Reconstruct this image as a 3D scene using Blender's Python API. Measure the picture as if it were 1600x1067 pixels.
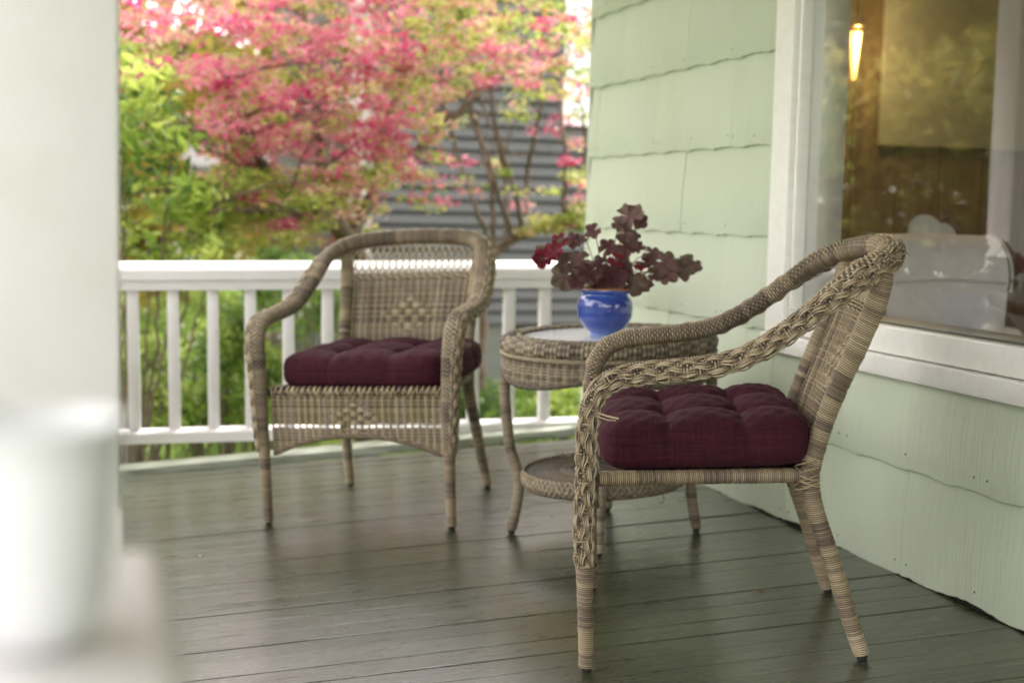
import bpy, bmesh, math, random
import numpy as np
from mathutils import Vector, Matrix
rnd = random.Random(7); rng = np.random.default_rng(11)
sc = bpy.context.scene; COL = sc.collection
for o in list(bpy.data.objects): bpy.data.objects.remove(o)

# ------------------------------------------------------------------ camera
RM = np.array([[0.95816745, -0.00607564, 0.2861437],
               [-0.28536938, -0.09676811, 0.95351993],
               [0.02189635, -0.99528841, -0.09445386]])
CAM = np.array([0., 0., 1.03]); FPX = 2222.
cam_d = bpy.data.cameras.new('camera'); cam = bpy.data.objects.new('camera', cam_d); COL.objects.link(cam)
r_, u_, b_ = RM[:, 0], -RM[:, 1], -RM[:, 2]
cam.matrix_world = Matrix(((r_[0], u_[0], b_[0], CAM[0]), (r_[1], u_[1], b_[1], CAM[1]), (r_[2], u_[2], b_[2], CAM[2]), (0, 0, 0, 1)))
cam_d.lens = 50; cam_d.sensor_width = 36; cam_d.clip_start = .02; cam_d.clip_end = 600
cam_d.dof.use_dof = True; cam_d.dof.focus_distance = 2.83; cam_d.dof.aperture_fstop = 3.1; cam_d.dof.aperture_blades = 0
sc.camera = cam
# ------------------------------------------------------------------ world, sun, exposure
SUN_EL, SUN_AZ = math.radians(52), math.radians(48)     # azimuth measured from +Y towards +X
wd = bpy.data.worlds.new("World"); sc.world = wd; wd.use_nodes = True
nt = wd.node_tree; bg = nt.nodes['Background']; sky = nt.nodes.new('ShaderNodeTexSky'); sky.sky_type = 'NISHITA'
sky.sun_disc = False; sky.sun_elevation = SUN_EL; sky.sun_rotation = SUN_AZ; sky.air_density = 1.0; sky.dust_density = 3.0; sky.ozone_density = .6
# high thin overcast: the clear sky seen through a bright cloud layer with soft unevenness
tcw = nt.nodes.new('ShaderNodeTexCoord'); cln = nt.nodes.new('ShaderNodeTexNoise'); cln.inputs['Scale'].default_value = 2.2; cln.inputs['Detail'].default_value = 5
crw = nt.nodes.new('ShaderNodeValToRGB'); crw.color_ramp.elements[0].position = .3; crw.color_ramp.elements[0].color = (8.25, 7.95, 8.0, 1); crw.color_ramp.elements[1].position = .7; crw.color_ramp.elements[1].color = (13.2, 12.4, 12.1, 1)
mxw = nt.nodes.new('ShaderNodeMix'); mxw.data_type = 'RGBA'; mxw.inputs[0].default_value = .82
nt.links.new(tcw.outputs['Generated'], cln.inputs['Vector']); nt.links.new(cln.outputs['Fac'], crw.inputs[0])
nt.links.new(sky.outputs[0], mxw.inputs[6]); nt.links.new(crw.outputs[0], mxw.inputs[7]); nt.links.new(mxw.outputs[2], bg.inputs[0]); bg.inputs[1].default_value = .11
sd = bpy.data.lights.new('sun', 'SUN'); sun = bpy.data.objects.new('sun', sd); COL.objects.link(sun)
sd.energy = 1.4; sd.angle = math.radians(18); sd.color = (1, .95, .86)
sdir = Vector((math.sin(SUN_AZ)*math.cos(SUN_EL), math.cos(SUN_AZ)*math.cos(SUN_EL), math.sin(SUN_EL)))
sun.rotation_euler = sdir.to_track_quat('Z', 'Y').to_euler(); sun.location = (0, 0, 20)
sc.view_settings.view_transform = 'Standard'; sc.view_settings.look = 'None'; sc.view_settings.gamma = 1
sc.view_settings.exposure = 2.5; sc.view_settings.use_curve_mapping = False
sc.render.engine = 'CYCLES'; sc.cycles.max_bounces = 8; sc.cycles.diffuse_bounces = 5; sc.cycles.transparent_max_bounces = 12

# ------------------------------------------------------------------ helpers
TILT = .064
def at(px, py, Y):
    r = RM @ np.array([(px-800)/FPX, (py-533.5)/FPX, 1.]); return CAM + r*(Y/r[1])
def fz(x): return TILT*x
def lerp(a, b, t): return a+(b-a)*t

def setp(o, label=None, cat=None, group=None, kind=None):
    if label: o['label'] = label
    if cat: o['category'] = cat
    if group: o['group'] = group
    if kind: o['kind'] = kind
    return o
def empty(name, loc, label, cat, group=None, mat=None):
    o = bpy.data.objects.new(name, None); COL.objects.link(o); o.empty_display_size = .1
    if mat is not None: o.matrix_world = mat
    else: o.location = loc
    return setp(o, label, cat, group)
class MB:
    def __init__(s): s.v = []; s.f = []; s.t = []; s.n = 0
    def add(s, v, f, tone=None):
        v = np.asarray(v, float).reshape(-1, 3)
        s.v.append(v); s.f.append([tuple(i+s.n for i in q) for q in f])
        tone = np.full(len(v), .5) if tone is None else np.broadcast_to(np.asarray(tone, float), (len(v),))
        s.t.append(tone); s.n += len(v)
    def grid(s, P, tone=None, cu=False, cv=False):       # P (m,n,3), cu closes rows, cv closes columns
        m, n = P.shape[:2]; i = np.arange(m if cu else m-1)[:, None]; j = np.arange(n if cv else n-1)[None]
        i2 = (i+1) % m; j2 = (j+1) % n
        q = np.stack([i*n+j, i*n+j2, i2*n+j2, i2*n+j], -1).reshape(-1, 4)+s.n
        s.v.append(P.reshape(-1, 3)); s.f.append(q)
        if tone is None: tone = np.full((m, n), .5)
        s.t.append(np.broadcast_to(tone, (m, n)).reshape(-1)); s.n += m*n
    def box(s, x0, x1, y0, y1, z0, z1, bev=0, tone=None):
        b = bev
        if b <= 0:
            v = [(x, y, z) for x in (x0, x1) for y in (y0, y1) for z in (z0, z1)]
            s.add(v, [(0, 1, 3, 2), (4, 6, 7, 5), (0, 4, 5, 1), (2, 3, 7, 6), (0, 2, 6, 4), (1, 5, 7, 3)], tone); return
        bm = bmesh.new(); bmesh.ops.create_cube(bm, size=1)
        for q in bm.verts: q.co = Vector((lerp(x0, x1, q.co.x+.5), lerp(y0, y1, q.co.y+.5), lerp(z0, z1, q.co.z+.5)))
        bmesh.ops.bevel(bm, geom=bm.edges[:], offset=b, segments=2, profile=.5, affect='EDGES'); s.bm(bm, tone)
    def bm(s, bm, tone=None):
        bm.verts.index_update(); s.add([tuple(q.co) for q in bm.verts], [tuple(q.index for q in f.verts) for f in bm.faces], tone); bm.free()
    def build(s, name, mat, parent=None, smooth=True, xf=None):
        V = np.concatenate(s.v).astype(np.float32); me = bpy.data.meshes.new(name)
        if xf is not None: V = (V @ xf[:3, :3].T + xf[:3, 3]).astype(np.float32)
        loops = []; sizes = []
        for q in s.f:
            if isinstance(q, np.ndarray): loops.append(q.reshape(-1)); sizes.append(np.full(len(q), 4))
            else:
                loops.append(np.array([i for p in q for i in p])); sizes.append(np.array([len(p) for p in q]))
        loops = np.concatenate(loops).astype(np.int32); sizes = np.concatenate(sizes).astype(np.int32)
        me.vertices.add(len(V)); me.vertices.foreach_set('co', V.reshape(-1))
        me.loops.add(len(loops)); me.loops.foreach_set('vertex_index', loops)
        me.polygons.add(len(sizes)); st = np.zeros(len(sizes), np.int32); st[1:] = np.cumsum(sizes)[:-1]
        me.polygons.foreach_set('loop_start', st); me.polygons.foreach_set('loop_total', sizes)
        me.polygons.foreach_set('use_smooth', np.full(len(sizes), smooth))
        me.update(calc_edges=True); me.validate()
        a = me.attributes.new('tone', 'FLOAT', 'POINT'); a.data.foreach_set('value', np.concatenate(s.t).astype(np.float32))
        if mat: me.materials.append(mat)
        o = bpy.data.objects.new(name, me); COL.objects.link(o)
        if parent: o.parent = parent
        return o
def autosmooth(o, deg=35):
    me = o.data; bm = bmesh.new(); bm.from_mesh(me); c = math.radians(deg)
    for e in bm.edges:
        e.smooth = not (len(e.link_faces) == 2 and e.calc_face_angle(0) > c)
    bm.to_mesh(me); bm.free(); return o
def spline(P, step):
    P = np.asarray(P, float); n = len(P); Q = np.vstack([2*P[0]-P[1], P, 2*P[-1]-P[-2]]); out = []
    for i in range(n-1):
        p0, p1, p2, p3 = Q[i:i+4]
        for t in np.linspace(0, 1, 24, endpoint=False):
            out.append(.5*((2*p1)+(-p0+p2)*t+(2*p0-5*p1+4*p2-p3)*t*t+(-p0+3*p1-3*p2+p3)*t**3))
    out.append(P[-1]); out = np.array(out); d = np.r_[0, np.cumsum(np.linalg.norm(np.diff(out[:, :3], axis=0), axis=1))]
    m = max(2, int(round(d[-1]/step))+1); s = np.linspace(0, d[-1], m)
    return np.stack([np.interp(s, d, out[:, k]) for k in range(out.shape[1])], 1), s
def frames(P, ref):
    T = np.gradient(P[:, :3], axis=0); T /= np.linalg.norm(T, axis=1)[:, None]
    R = np.broadcast_to(np.asarray(ref, float), T.shape).copy(); R -= T*(R*T).sum(1)[:, None]; R /= np.linalg.norm(R, axis=1)[:, None]
    return T, R, np.cross(T, R)
def tube(mb, P, r, k=6, tone=.5, ref=None):
    P = np.asarray(P, float)
    if ref is None:
        ref = (0, 0, 1.) if abs(P[-1, 2]-P[0, 2]) < .7*np.linalg.norm(P[-1]-P[0]) else (1., 0.1, 0)
    T, A, B = frames(P, ref); th = np.linspace(0, 2*np.pi, k, endpoint=False)
    r = np.broadcast_to(r, (len(P),))
    G = P[:, None, :3]+r[:, None, None]*(np.cos(th)[None, :, None]*A[:, None]+np.sin(th)[None, :, None]*B[:, None])
    mb.grid(G, tone, cv=True)
def bands(n):                                             # strand tones: runs of similar cane
    out = []; 
    while len(out) < n:
        base = rnd.choice([.44, .5, .56, .6, .66, .7, .74, .8, .84]); L = rnd.randint(2, 12)
        out += [min(1, max(0, base+rnd.uniform(-.13, .13))) for _ in range(L)]
    return np.array(out[:n])
def wrap(mb, pts, pitch=.0046, h=.0013, k=14, ref=(1, 0, 0)):
    """cane wound round a pole: pts rows are x,y,z,radius"""
    P, s = spline(pts, pitch/4); n = len(P); ph = (np.arange(n) % 4)/4
    prof = np.array([-1.5, -.05, 0.35, -.05])[np.arange(n) % 4]*h
    T, A, B = frames(P, ref); th = np.linspace(0, 2*np.pi, k, endpoint=False)
    nb = n//4+2; tn = bands(nb); wob = rng.normal(0, .0004, nb); rr = P[:, 3]+prof+wob[np.arange(n)//4]
    tilt = .0016*np.sin(th)[None, :]
    G = P[:, None, :3]+rr[:, None, None]*(np.cos(th)[None, :, None]*A[:, None]+np.sin(th)[None, :, None]*B[:, None])+tilt[:, :, None]*T[:, None]
    t = np.repeat(tn[np.arange(n)//4][:, None], k, 1); t[np.arange(n) % 4 == 0] *= .12  # groove rows darkened: shade between the windings put into the tone
    mb.grid(G, t, cv=True)

# ------------------------------------------------------------------ materials
class N:
    def __init__(s, name, base=(.5, .5, .5), rough=.6, spec=.5, **kw):
        s.m = bpy.data.materials.new(name); s.m.use_nodes = True; s.t = s.m.node_tree; s.b = s.t.nodes['Principled BSDF']
        s.b.inputs['Base Color'].default_value = (*base, 1); s.b.inputs['Roughness'].default_value = rough
        s.b.inputs['Specular IOR Level'].default_value = spec
        for k, v in kw.items(): s.b.inputs[k.replace('_', ' ')].default_value = v
    def n(s, ty, **kw):
        q = s.t.nodes.new('ShaderNode'+ty)
        for k, v in kw.items():
            if k.startswith('i_'): q.inputs[k[2:].replace('_', ' ')].default_value = v
            else: setattr(q, k, v)
        return q
    def l(s, a, b): s.t.links.new(a, b)
    def coord(s, scale=(1, 1, 1), kind='Object', rot=(0, 0, 0)):
        c = s.n('TexCoord'); m = s.n('Mapping'); m.inputs['Scale'].default_value = scale; m.inputs['Rotation'].default_value = rot
        s.l(c.outputs[kind], m.inputs[0]); return m.outputs[0]
    def noise(s, vec, sc_=5, det=6, rough=.6):
        q = s.n('TexNoise', i_Scale=sc_, i_Detail=det, i_Roughness=rough); s.l(vec, q.inputs['Vector']); return q.outputs['Fac']
    def ramp(s, fac, stops):
        q = s.n('ValToRGB'); e = q.color_ramp.elements
        while len(e) < len(stops): e.new(.5)
        for i, (p, c) in enumerate(stops): e[i].position = p; e[i].color = (*c, 1) if len(c) == 3 else c
        s.l(fac, q.inputs[0]); return q.outputs[0]
    def mix(s, fac, a, b, mode='MIX'):
        q = s.n('Mix', data_type='RGBA', blend_type=mode)
        if isinstance(fac, float): q.inputs[0].default_value = fac
        else: s.l(fac, q.inputs[0])
        for i, x in ((6, a), (7, b)):
            if isinstance(x, tuple): q.inputs[i].default_value = (*x, 1)
            else: s.l(x, q.inputs[i])
        return q.outputs[2]
    def math(s, op, a, b=None):
        q = s.n('Math', operation=op)
        for i, x in ((0, a), (1, b)):
            if x is None: continue
            if isinstance(x, (int, float)): q.inputs[i].default_value = x
            else: s.l(x, q.inputs[i])
        return q.outputs[0]
    def bump(s, h, dist=.001, strength=1.):
        q = s.n('Bump'); q.inputs['Distance'].default_value = dist; q.inputs['Strength'].default_value = strength
        s.l(h, q.inputs['Height'])
        if s.b.inputs['Normal'].is_linked: s.l(s.b.inputs['Normal'].links[0].from_socket, q.inputs['Normal'])
        s.l(q.outputs[0], s.b.inputs['Normal'])
    def color(s, c): s.l(c, s.b.inputs['Base Color'])
    def rough(s, c): s.l(c, s.b.inputs['Roughness'])
    def attr(s, name='tone'):
        q = s.n('Attribute', attribute_name=name); return q.outputs['Fac']
    def objrand(s):
        return s.n('ObjectInfo').outputs['Random']

# wicker
w = N('wicker', rough=.5, spec=.35)
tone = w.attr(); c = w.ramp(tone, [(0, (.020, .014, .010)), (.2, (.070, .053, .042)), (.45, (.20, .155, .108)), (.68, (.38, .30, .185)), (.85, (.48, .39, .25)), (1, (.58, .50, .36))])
nz = w.noise(w.coord((60, 60, 60)), 6, 4); c = w.mix(.55, c, w.ramp(nz, [(.3, (.45, .42, .40)), (.7, (1, 1, 1))]), 'MULTIPLY'); w.color(c)
w.bump(w.noise(w.coord((300, 300, 300)), 3, 3), .0004)
WICKER = w.m
w = N('wicker_weathered', rough=.6, spec=.3)
tone = w.attr(); c = w.ramp(tone, [(0, (.020, .015, .012)), (.2, (.070, .056, .045)), (.45, (.18, .146, .108)), (.68, (.33, .27, .18)), (.85, (.38, .325, .235)), (1, (.47, .42, .33))])
nz = w.noise(w.coord((60, 60, 60)), 6, 4); c = w.mix(.55, c, w.ramp(nz, [(.3, (.5, .47, .44)), (.7, (1, 1, 1))]), 'MULTIPLY'); w.color(c)
WICKER2 = w.m
FOOT = N('foot_cap', (.02, .018, .015), .5).m
# cushion cloth
w = N('burgundy_cloth', rough=.85, spec=.2, Sheen_Weight=.04, Sheen_Roughness=.5)
w.b.inputs['Sheen Tint'].default_value = (.7, .25, .4, 1)
v = w.coord((1, 1, 1)); nx_ = w.noise(w.coord((700, 14, 14)), 1, 3); ny_ = w.noise(w.coord((14, 700, 14)), 1, 3); nz_ = w.noise(w.coord((14, 14, 700)), 1, 3)
tcn = w.n('TexCoord'); sp = w.n('SeparateXYZ'); w.l(tcn.outputs['Normal'], sp.inputs[0])
az = w.math('GREATER_THAN', w.math('ABSOLUTE', sp.outputs[2]), .62); ax_ = w.math('GREATER_THAN', w.math('ABSOLUTE', sp.outputs[0]), w.math('ABSOLUTE', sp.outputs[1]))
def sel(m_, a_, b_): return w.math('ADD', w.math('MULTIPLY', w.math('SUBTRACT', 1., m_), a_), w.math('MULTIPLY', m_, b_))
t1 = sel(az, nz_, nx_); t2 = sel(az, sel(ax_, nx_, ny_), ny_); f = w.math('MULTIPLY', w.math('ADD', t1, t2), .5)
c = w.ramp(f, [(.36, (.018, .0032, .0062)), (.5, (.036, .0055, .0118)), (.64, (.070, .013, .024))]); w.color(c); w.bump(f, .0006, .5)
CLOTH = w.m
# paints
def paint(name, col, rough=.42, dirt=.25, bump=.0006, scale=(3, 3, 3), dirtcol=None, det=6):
    w = N(name, col, rough, .4); n1 = w.noise(w.coord(scale), 4, det); n2 = w.noise(w.coord((40, 40, 40)), 3, 5)
    dc = dirtcol or tuple(x*.72 for x in col)
    w.color(w.mix(w.ramp(n1, [(.42, (0, 0, 0)), (.75, (dirt,)*3)]), col, dc)); w.bump(n2, bump); w.bump(n1, bump*2)
    return w
WHITE = paint('white_paint', (.72, .695, .70), .35, .3, dirtcol=(.62, .60, .52)).m
WHITE2 = paint('white_trim_paint', (.82, .81, .77), .38, .35, .0008, (2, 9, 9), dirtcol=(.66, .62, .53)).m
CEIL = paint('ceiling_paint', (.52, .52, .51), .5).m
# shingles
w = N('sage_shingle', rough=.55, spec=.3)
obr = w.objrand(); col = w.ramp(obr, [(0, (.50, .555, .435)), (.5, (.525, .58, .455)), (1, (.55, .605, .475))])
gr = w.noise(w.coord((3, 140, 5), 'Object'), 1, 5, .55); fb = w.noise(w.coord((4, 22, 5)), 1, 4)
col = w.mix(w.ramp(gr, [(.35, (.0,)*3), (.75, (.28,)*3)]), col, (.40, .44, .32))
st = w.noise(w.coord((6, 5, 2.2)), 1.4, 7, .65); col = w.mix(w.ramp(st, [(.55, (0,)*3), (.8, (.35,)*3)]), col, (.42, .40, .26))
w.color(col); w.bump(gr, .0022, .8); w.bump(fb, .003, .7)
SHINGLE = w.m
NAIL = N('nail_head', (.16, .17, .12), .6, Metallic=.3).m
# floor
w = N('floor_paint', rough=.3, spec=.5)
vec = w.coord((1, 1, 1), 'Object'); gl = w.noise(w.coord((2.2, 55, 55)), 1.5, 8, .62); gf = w.noise(w.coord((10, 260, 260)), 1.2, 5, .6); big = w.noise(w.coord((.8, 2.2, 1)), 1.6, 4); spk = w.noise(w.coord((60, 75, 60)), 2.3, 3, .5)
col = w.ramp(w.objrand(), [(0, (.026, .034, .012)), (1, (.038, .047, .019))])
col = w.mix(w.ramp(gl, [(.36, (.6,)*3), (.52, (0,)*3)]), col, (.020, .021, .011))
col = w.mix(w.ramp(big, [(.4, (0,)*3), (.75, (.45,)*3)]), col, (.066, .068, .040))
col = w.mix(w.ramp(spk, [(.715, (0,)*3), (.74, (.9,)*3)]), col, (.03, .028, .018))
crk = w.noise(w.coord((1.6, 70, 40)), 1.0, 3, .5); ck = w.ramp(crk, [(.655, (0,)*3), (.675, (1,)*3), (.69, (1,)*3), (.71, (0,)*3)])
col = w.mix(w.math('MULTIPLY', ck, .75), col, (.022, .022, .014))
w.color(col); w.rough(w.ramp(w.math('ADD', w.math('MULTIPLY', gl, .5), w.math('MULTIPLY', w.noise(w.coord((6, 14, 6)), 2, 5), .5)), [(.35, (.22,)*3), (.7, (.42,)*3)]))
w.bump(w.math('MULTIPLY', ck, -1), .0012, .9); w.bump(gl, .0011, .8); w.bump(gf, .0005, .8); w.bump(w.noise(w.coord((3, 5, 9)), 1.2, 2), .0016, .4); w.b.inputs['Coat Weight'].default_value = .6; w.b.inputs['Coat Roughness'].default_value = .24
FLOOR = w.m
DARK = N('dark_gap', (.012, .011, .009), .9).m
w = N('floor_edge_paint', rough=.4); n1 = w.noise(w.coord((2, 20, 20)), 2, 8); w.color(w.ramp(n1, [(.35, (.16, .185, .13)), (.6, (.42, .45, .37))])); w.bump(n1, .002); EDGE = w.m
# glass
def glassmat(name, tint=(.95, .96, .94), refl=1.0):
    m = bpy.data.materials.new(name); m.use_nodes = True; t = m.node_tree; t.nodes.clear()
    o = t.nodes.new('ShaderNodeOutputMaterial'); mx = t.nodes.new('ShaderNodeMixShader'); tr = t.nodes.new('ShaderNodeBsdfTransparent'); gl = t.nodes.new('ShaderNodeBsdfGlossy'); fr = t.nodes.new('ShaderNodeFresnel'); mm = t.nodes.new('ShaderNodeMath')
    tr.inputs[0].default_value = (*tint, 1); gl.inputs['Roughness'].default_value = .015; fr.inputs[0].default_value = 1.5
    mm.operation = 'MULTIPLY'; mm.inputs[1].default_value = refl; mm.use_clamp = True
    ge = t.nodes.new('ShaderNodeNewGeometry'); m2_ = t.nodes.new('ShaderNodeMath'); m2_.operation = 'SUBTRACT'; m2_.inputs[0].default_value = 1; t.links.new(ge.outputs['Backfacing'], m2_.inputs[1])
    m3_ = t.nodes.new('ShaderNodeMath'); m3_.operation = 'MULTIPLY'; t.links.new(mm.outputs[0], m3_.inputs[0]); t.links.new(m2_.outputs[0], m3_.inputs[1])
    t.links.new(fr.outputs[0], mm.inputs[0]); t.links.new(m3_.outputs[0], mx.inputs[0]); t.links.new(tr.outputs[0], mx.inputs[1]); t.links.new(gl.outputs[0], mx.inputs[2]); t.links.new(mx.outputs[0], o.inputs[0])
    return m
GLASS = glassmat('window_glass', refl=2.5)
# ceramics, leaf etc
w = N('blue_glaze', (.025, .06, .36), .12, .6, Coat_Weight=.6, Coat_Roughness=.06)
zz = w.n('SeparateXYZ'); w.l(w.coord(), zz.inputs[0]); nn = w.noise(w.coord((8, 8, 20)), 3, 4)
hgt = w.math('ADD', zz.outputs[2], w.math('MULTIPLY', w.math('SUBTRACT', nn, .5), .016))
col = w.ramp(hgt, [(0.0, (.19, .26, .46)), (.012, (.10, .17, .46)), (.035, (.032, .062, .29)), (.105, (.026, .052, .27)), (.118, (.035, .085, .36)), (.1335, (.03, .07, .32)), (.136, (.36, .15, .045))])
w.color(col); w.bump(nn, .0006); POT = w.m
SOIL = N('soil', (.02, .014, .01), .95).m
def leafmat(name, stops, trans=.35, rough=.45, vein=False, rt=None):
    w = N(name, rough=rough, spec=.4); tone = w.attr(); c = w.ramp(tone, stops)
    c = w.mix(.5, c, w.ramp(w.noise(w.coord((9, 9, 9)), 3, 4), [(.3, (.55, .55, .55)), (.7, (1, 1, 1))]), 'MULTIPLY'); w.color(c)
    t = w.t; out = t.nodes['Material Output']; mx = t.nodes.new('ShaderNodeMixShader'); tr = t.nodes.new('ShaderNodeBsdfTranslucent'); mx.inputs[0].default_value = trans
    t.links.new(c, tr.inputs[0]); t.links.new(w.b.outputs[0], mx.inputs[1]); t.links.new(tr.outputs[0], mx.inputs[2]); t.links.new(mx.outputs[0], out.inputs[0])
    return w
MAPLE = leafmat('maple_leaf', [(0, (.60, .045, .17)), (.22, (.68, .19, .31)), (.40, (.64, .36, .36)), (.52, (.62, .48, .25)), (.70, (.48, .54, .13)), (.9, (.32, .42, .07)), (1, (.16, .24, .03))], .55).m
GREENL = leafmat('green_leaf', [(0, (.03, .07, .02)), (.3, (.08, .16, .03)), (.6, (.19, .30, .05)), (.85, (.32, .44, .07)), (1, (.50, .58, .13))], .45, .35).m
FARL = leafmat('far_leaf', [(0, (.05, .07, .015)), (.35, (.13, .16, .03)), (.7, (.32, .30, .06)), (1, (.62, .52, .12))], .5, .5).m
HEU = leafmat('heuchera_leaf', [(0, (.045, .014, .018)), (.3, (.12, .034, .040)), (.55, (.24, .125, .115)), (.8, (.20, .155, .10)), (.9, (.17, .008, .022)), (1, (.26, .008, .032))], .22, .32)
HEU.bump(HEU.noise(HEU.coord((120, 120, 120)), 1, 3), .0015); HEU = HEU.m
w = N('bark', rough=.85); nb_ = w.noise(w.coord((8, 8, 3)), 3, 6); w.color(w.ramp(nb_, [(.3, (.05, .035, .022)), (.7, (.17, .125, .085))])); w.bump(nb_, .01); BARK = w.m
w = N('lawn', rough=.9, spec=.1); nb_ = w.noise(w.coord((1, 1, 1)), 1.1, 7); w.color(w.ramp(nb_, [(.3, (.04, .07, .018)), (.5, (.09, .14, .03)), (.7, (.16, .20, .05))])); LAWN = w.m
w = N('garden_path', rough=.9); nb_ = w.noise(w.coord((1, 1, 1)), 2.1, 7); w.color(w.ramp(nb_, [(.3, (.36, .30, .22)), (.7, (.52, .45, .36))])); PATH = w.m
w = N('grey_siding', rough=.5); nb_ = w.noise(w.coord((1, 3, 30)), 2, 6); w.color(w.mix(w.ramp(nb_, [(.4, (0,)*3), (.8, (.5,)*3)]), (.030, .034, .030), (.020, .023, .019))); SIDING = w.m
CONC = paint('foundation', (.11, .115, .10), .9, .5, .003).m
ROOF = paint('roof_shingle', (.09, .085, .08), .9, .5, .004).m
w = N('panelling', rough=.45); nb_ = w.noise(w.coord((10, 10, .8)), 3, 6); w.color(w.ramp(nb_, [(.3, (.07, .038, .014)), (.7, (.15, .09, .032))])); PANEL = w.m
SHADE = N('roller_shade', (.24, .205, .11), .8).m
SOFA = paint('sofa_cloth', (.80, .76, .72), .85, .4, .002).m
PILLOW = paint('pillow_cloth', (.62, .62, .57), .85, .4, .002).m
CARP = paint('interior_floor', (.22, .15, .09), .5).m
w = N('lamp_glass', (.9, .55, .2), .4); w.b.inputs['Emission Color'].default_value = (1., .47, .10, 1); w.b.inputs['Emission Strength'].default_value = .42; LAMP = w.m
METAL = N('brass', (.35, .24, .1), .35, Metallic=.9).m
w = N('frosted_top', (.55, .60, .66), .16, .6); nb_ = w.noise(w.coord((1, 1, 1)), 190, 3); w.bump(nb_, .0015, .8); w.color(w.ramp(nb_, [(.35, (.32, .37, .42)), (.65, (.72, .77, .84))])); TOP = w.m
CERAM = paint('white_ceramic', (.68, .69, .70), .3, .1).m

# ------------------------------------------------------------------ setting: ground, lawn, path
m = MB(); G = -.75
xs = np.linspace(-1, 1, 60); gx = np.sign(xs)*np.abs(xs)**2.2*220; ys = np.linspace(-1, 1, 60); gy = np.sign(ys)*np.abs(ys)**2.2*220+8
X_, Y_ = np.meshgrid(gx, gy, indexing='ij'); Z_ = G+.05*np.sin(X_*.9)*np.cos(Y_*.7)*np.exp(-((X_/40)**2))
m.grid(np.stack([X_, Y_, Z_], -1)); setp(m.build('ground', LAWN), kind='structure')
m = MB(); xx = np.linspace(-14, 12, 60); P = np.stack([np.stack([xx, 17.3+.5*np.sin(xx*.35)+.06*xx, xx*0+G+.09], -1), np.stack([xx, 19.4+.5*np.sin(xx*.35)+.06*xx, xx*0+G+.09], -1)], 1)
m.grid(P); setp(m.build('path', PATH), kind='structure')

# ------------------------------------------------------------------ porch floor
pf = MB(); pf.box(-.5, 1.97, -6.0, 5.60, -.75, -.16); fl = setp(pf.build('porch_floor', DARK), kind='structure')
BD = -.05                                                       # plan slant of the boards
bw = .094; y = -4.2; i = 0
while y < 5.34:
    wid = bw*rnd.uniform(.97, 1.03); gap = rnd.choice([.0012, .0016, .002, .0024, .0034, .0050]) 
    n = 26; xs = np.linspace(-.36, 1.966, n)
    wav = np.cumsum(rng.normal(0, .00022, n)); dz = rnd.uniform(-.0007, .0007); tl = rnd.uniform(-.0006, .0006)
    prof = [(0, -.022), (0, -.0018), (.0007, -.0003), (.0024, 0), (wid*.5, .0), (wid-gap-.0024, 0), (wid-gap-.0007, -.0003), (wid-gap, -.0018), (wid-gap, -.022)]
    P = np.zeros((n, len(prof), 3))
    for j, (a, b) in enumerate(prof):
        e = rng.normal(0, .0004, n)*(1 if j in (1, 2, 6, 7) else 0)
        P[:, j, 0] = xs; P[:, j, 1] = y+a+BD*xs+e; P[:, j, 2] = fz(xs)+b+dz+wav*.5+tl*(a/wid-.5)
    m = MB(); m.grid(P); o = m.build('floor_board', FLOOR, fl); autosmooth(o, 7); y += wid; i += 1
# raised edge board along the far edge
m = MB(); n = 30; xs = np.linspace(-.36, 1.94, n)
prof = [(0, -.02), (0, .010), (.006, .0155), (.02, .017), (.10, .017), (.108, .013), (.11, .0), (.11, -.03)]
P = np.zeros((n, len(prof), 3))
for j, (a, b) in enumerate(prof): P[:, j, 0] = xs; P[:, j, 1] = 5.41+a+.012*xs; P[:, j, 2] = fz(xs)+b+rng.normal(0, .0005, n)
m.grid(P); autosmooth(m.build('edge_board', EDGE, fl), 50)
m = MB()
for j, (a, b) in enumerate(prof): P[:, j, 1] = 5.53+a*1.0+.012*xs-.004*0; P[:, j, 2] = fz(xs)+b*.6-.012
m.grid(P); autosmooth(m.build('edge_board', EDGE, fl), 50)

# porch ceiling and beams (roof over the porch)
m = MB(); m.box(-.75, 1.9, -6.2, 6.15, 2.62, 2.70); ce = setp(m.build('porch_ceiling', CEIL, smooth=False), kind='structure')
m = MB(); m.box(-.25, -.05, -6.1, 5.73, 2.38, 2.617); m.build('beam', WHITE, ce, False)
m = MB(); m.box(-.046, 1.85, 5.53, 5.70, 2.38, 2.617); m.build('beam', WHITE, ce, False)
m = MB(); m.box(-.9, 2.4, -6.3, 6.3, 2.703, 2.95); m.build('porch_roof', ROOF, ce, False)

# ------------------------------------------------------------------ house
house = empty('house', (2, 5.5, 0), 'sage green shingled house side with a large white framed window beside the porch', 'house')
def hpart(mb, name, mat, smooth=False, par=None, xf=None):
    o = mb.build(name, mat, None, smooth); p = par or house
    o.parent = p; o.matrix_parent_inverse = p.matrix_world.inverted() if par is None else Matrix.Identity(4)
    return o
bpy.context.view_layer.update()
WX = 1.975
WY0, WY1, WZ0, WZ1 = 1.25, 3.86, .625, 2.30          # outer casing rectangle
OY0, OY1, OZ0, OZ1 = 1.40, 3.735, .745, 2.16          # glass opening
m = MB(); e = .05                                    # sheathing in four pieces round the opening
m.box(WX+.012, 2.12, -6.0, OY0-.01, -.75, 3.2); m.box(WX+.012, 2.12, OY1+.01, 5.50, -.75, 3.2)
m.box(WX+.012, 2.12, OY0-.01, OY1+.01, -.75, OZ0-.01); m.box(WX+.012, 2.12, OY0-.01, OY1+.01, OZ1+.01, 3.2)
hpart(m, 'wall', CONC)
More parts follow.
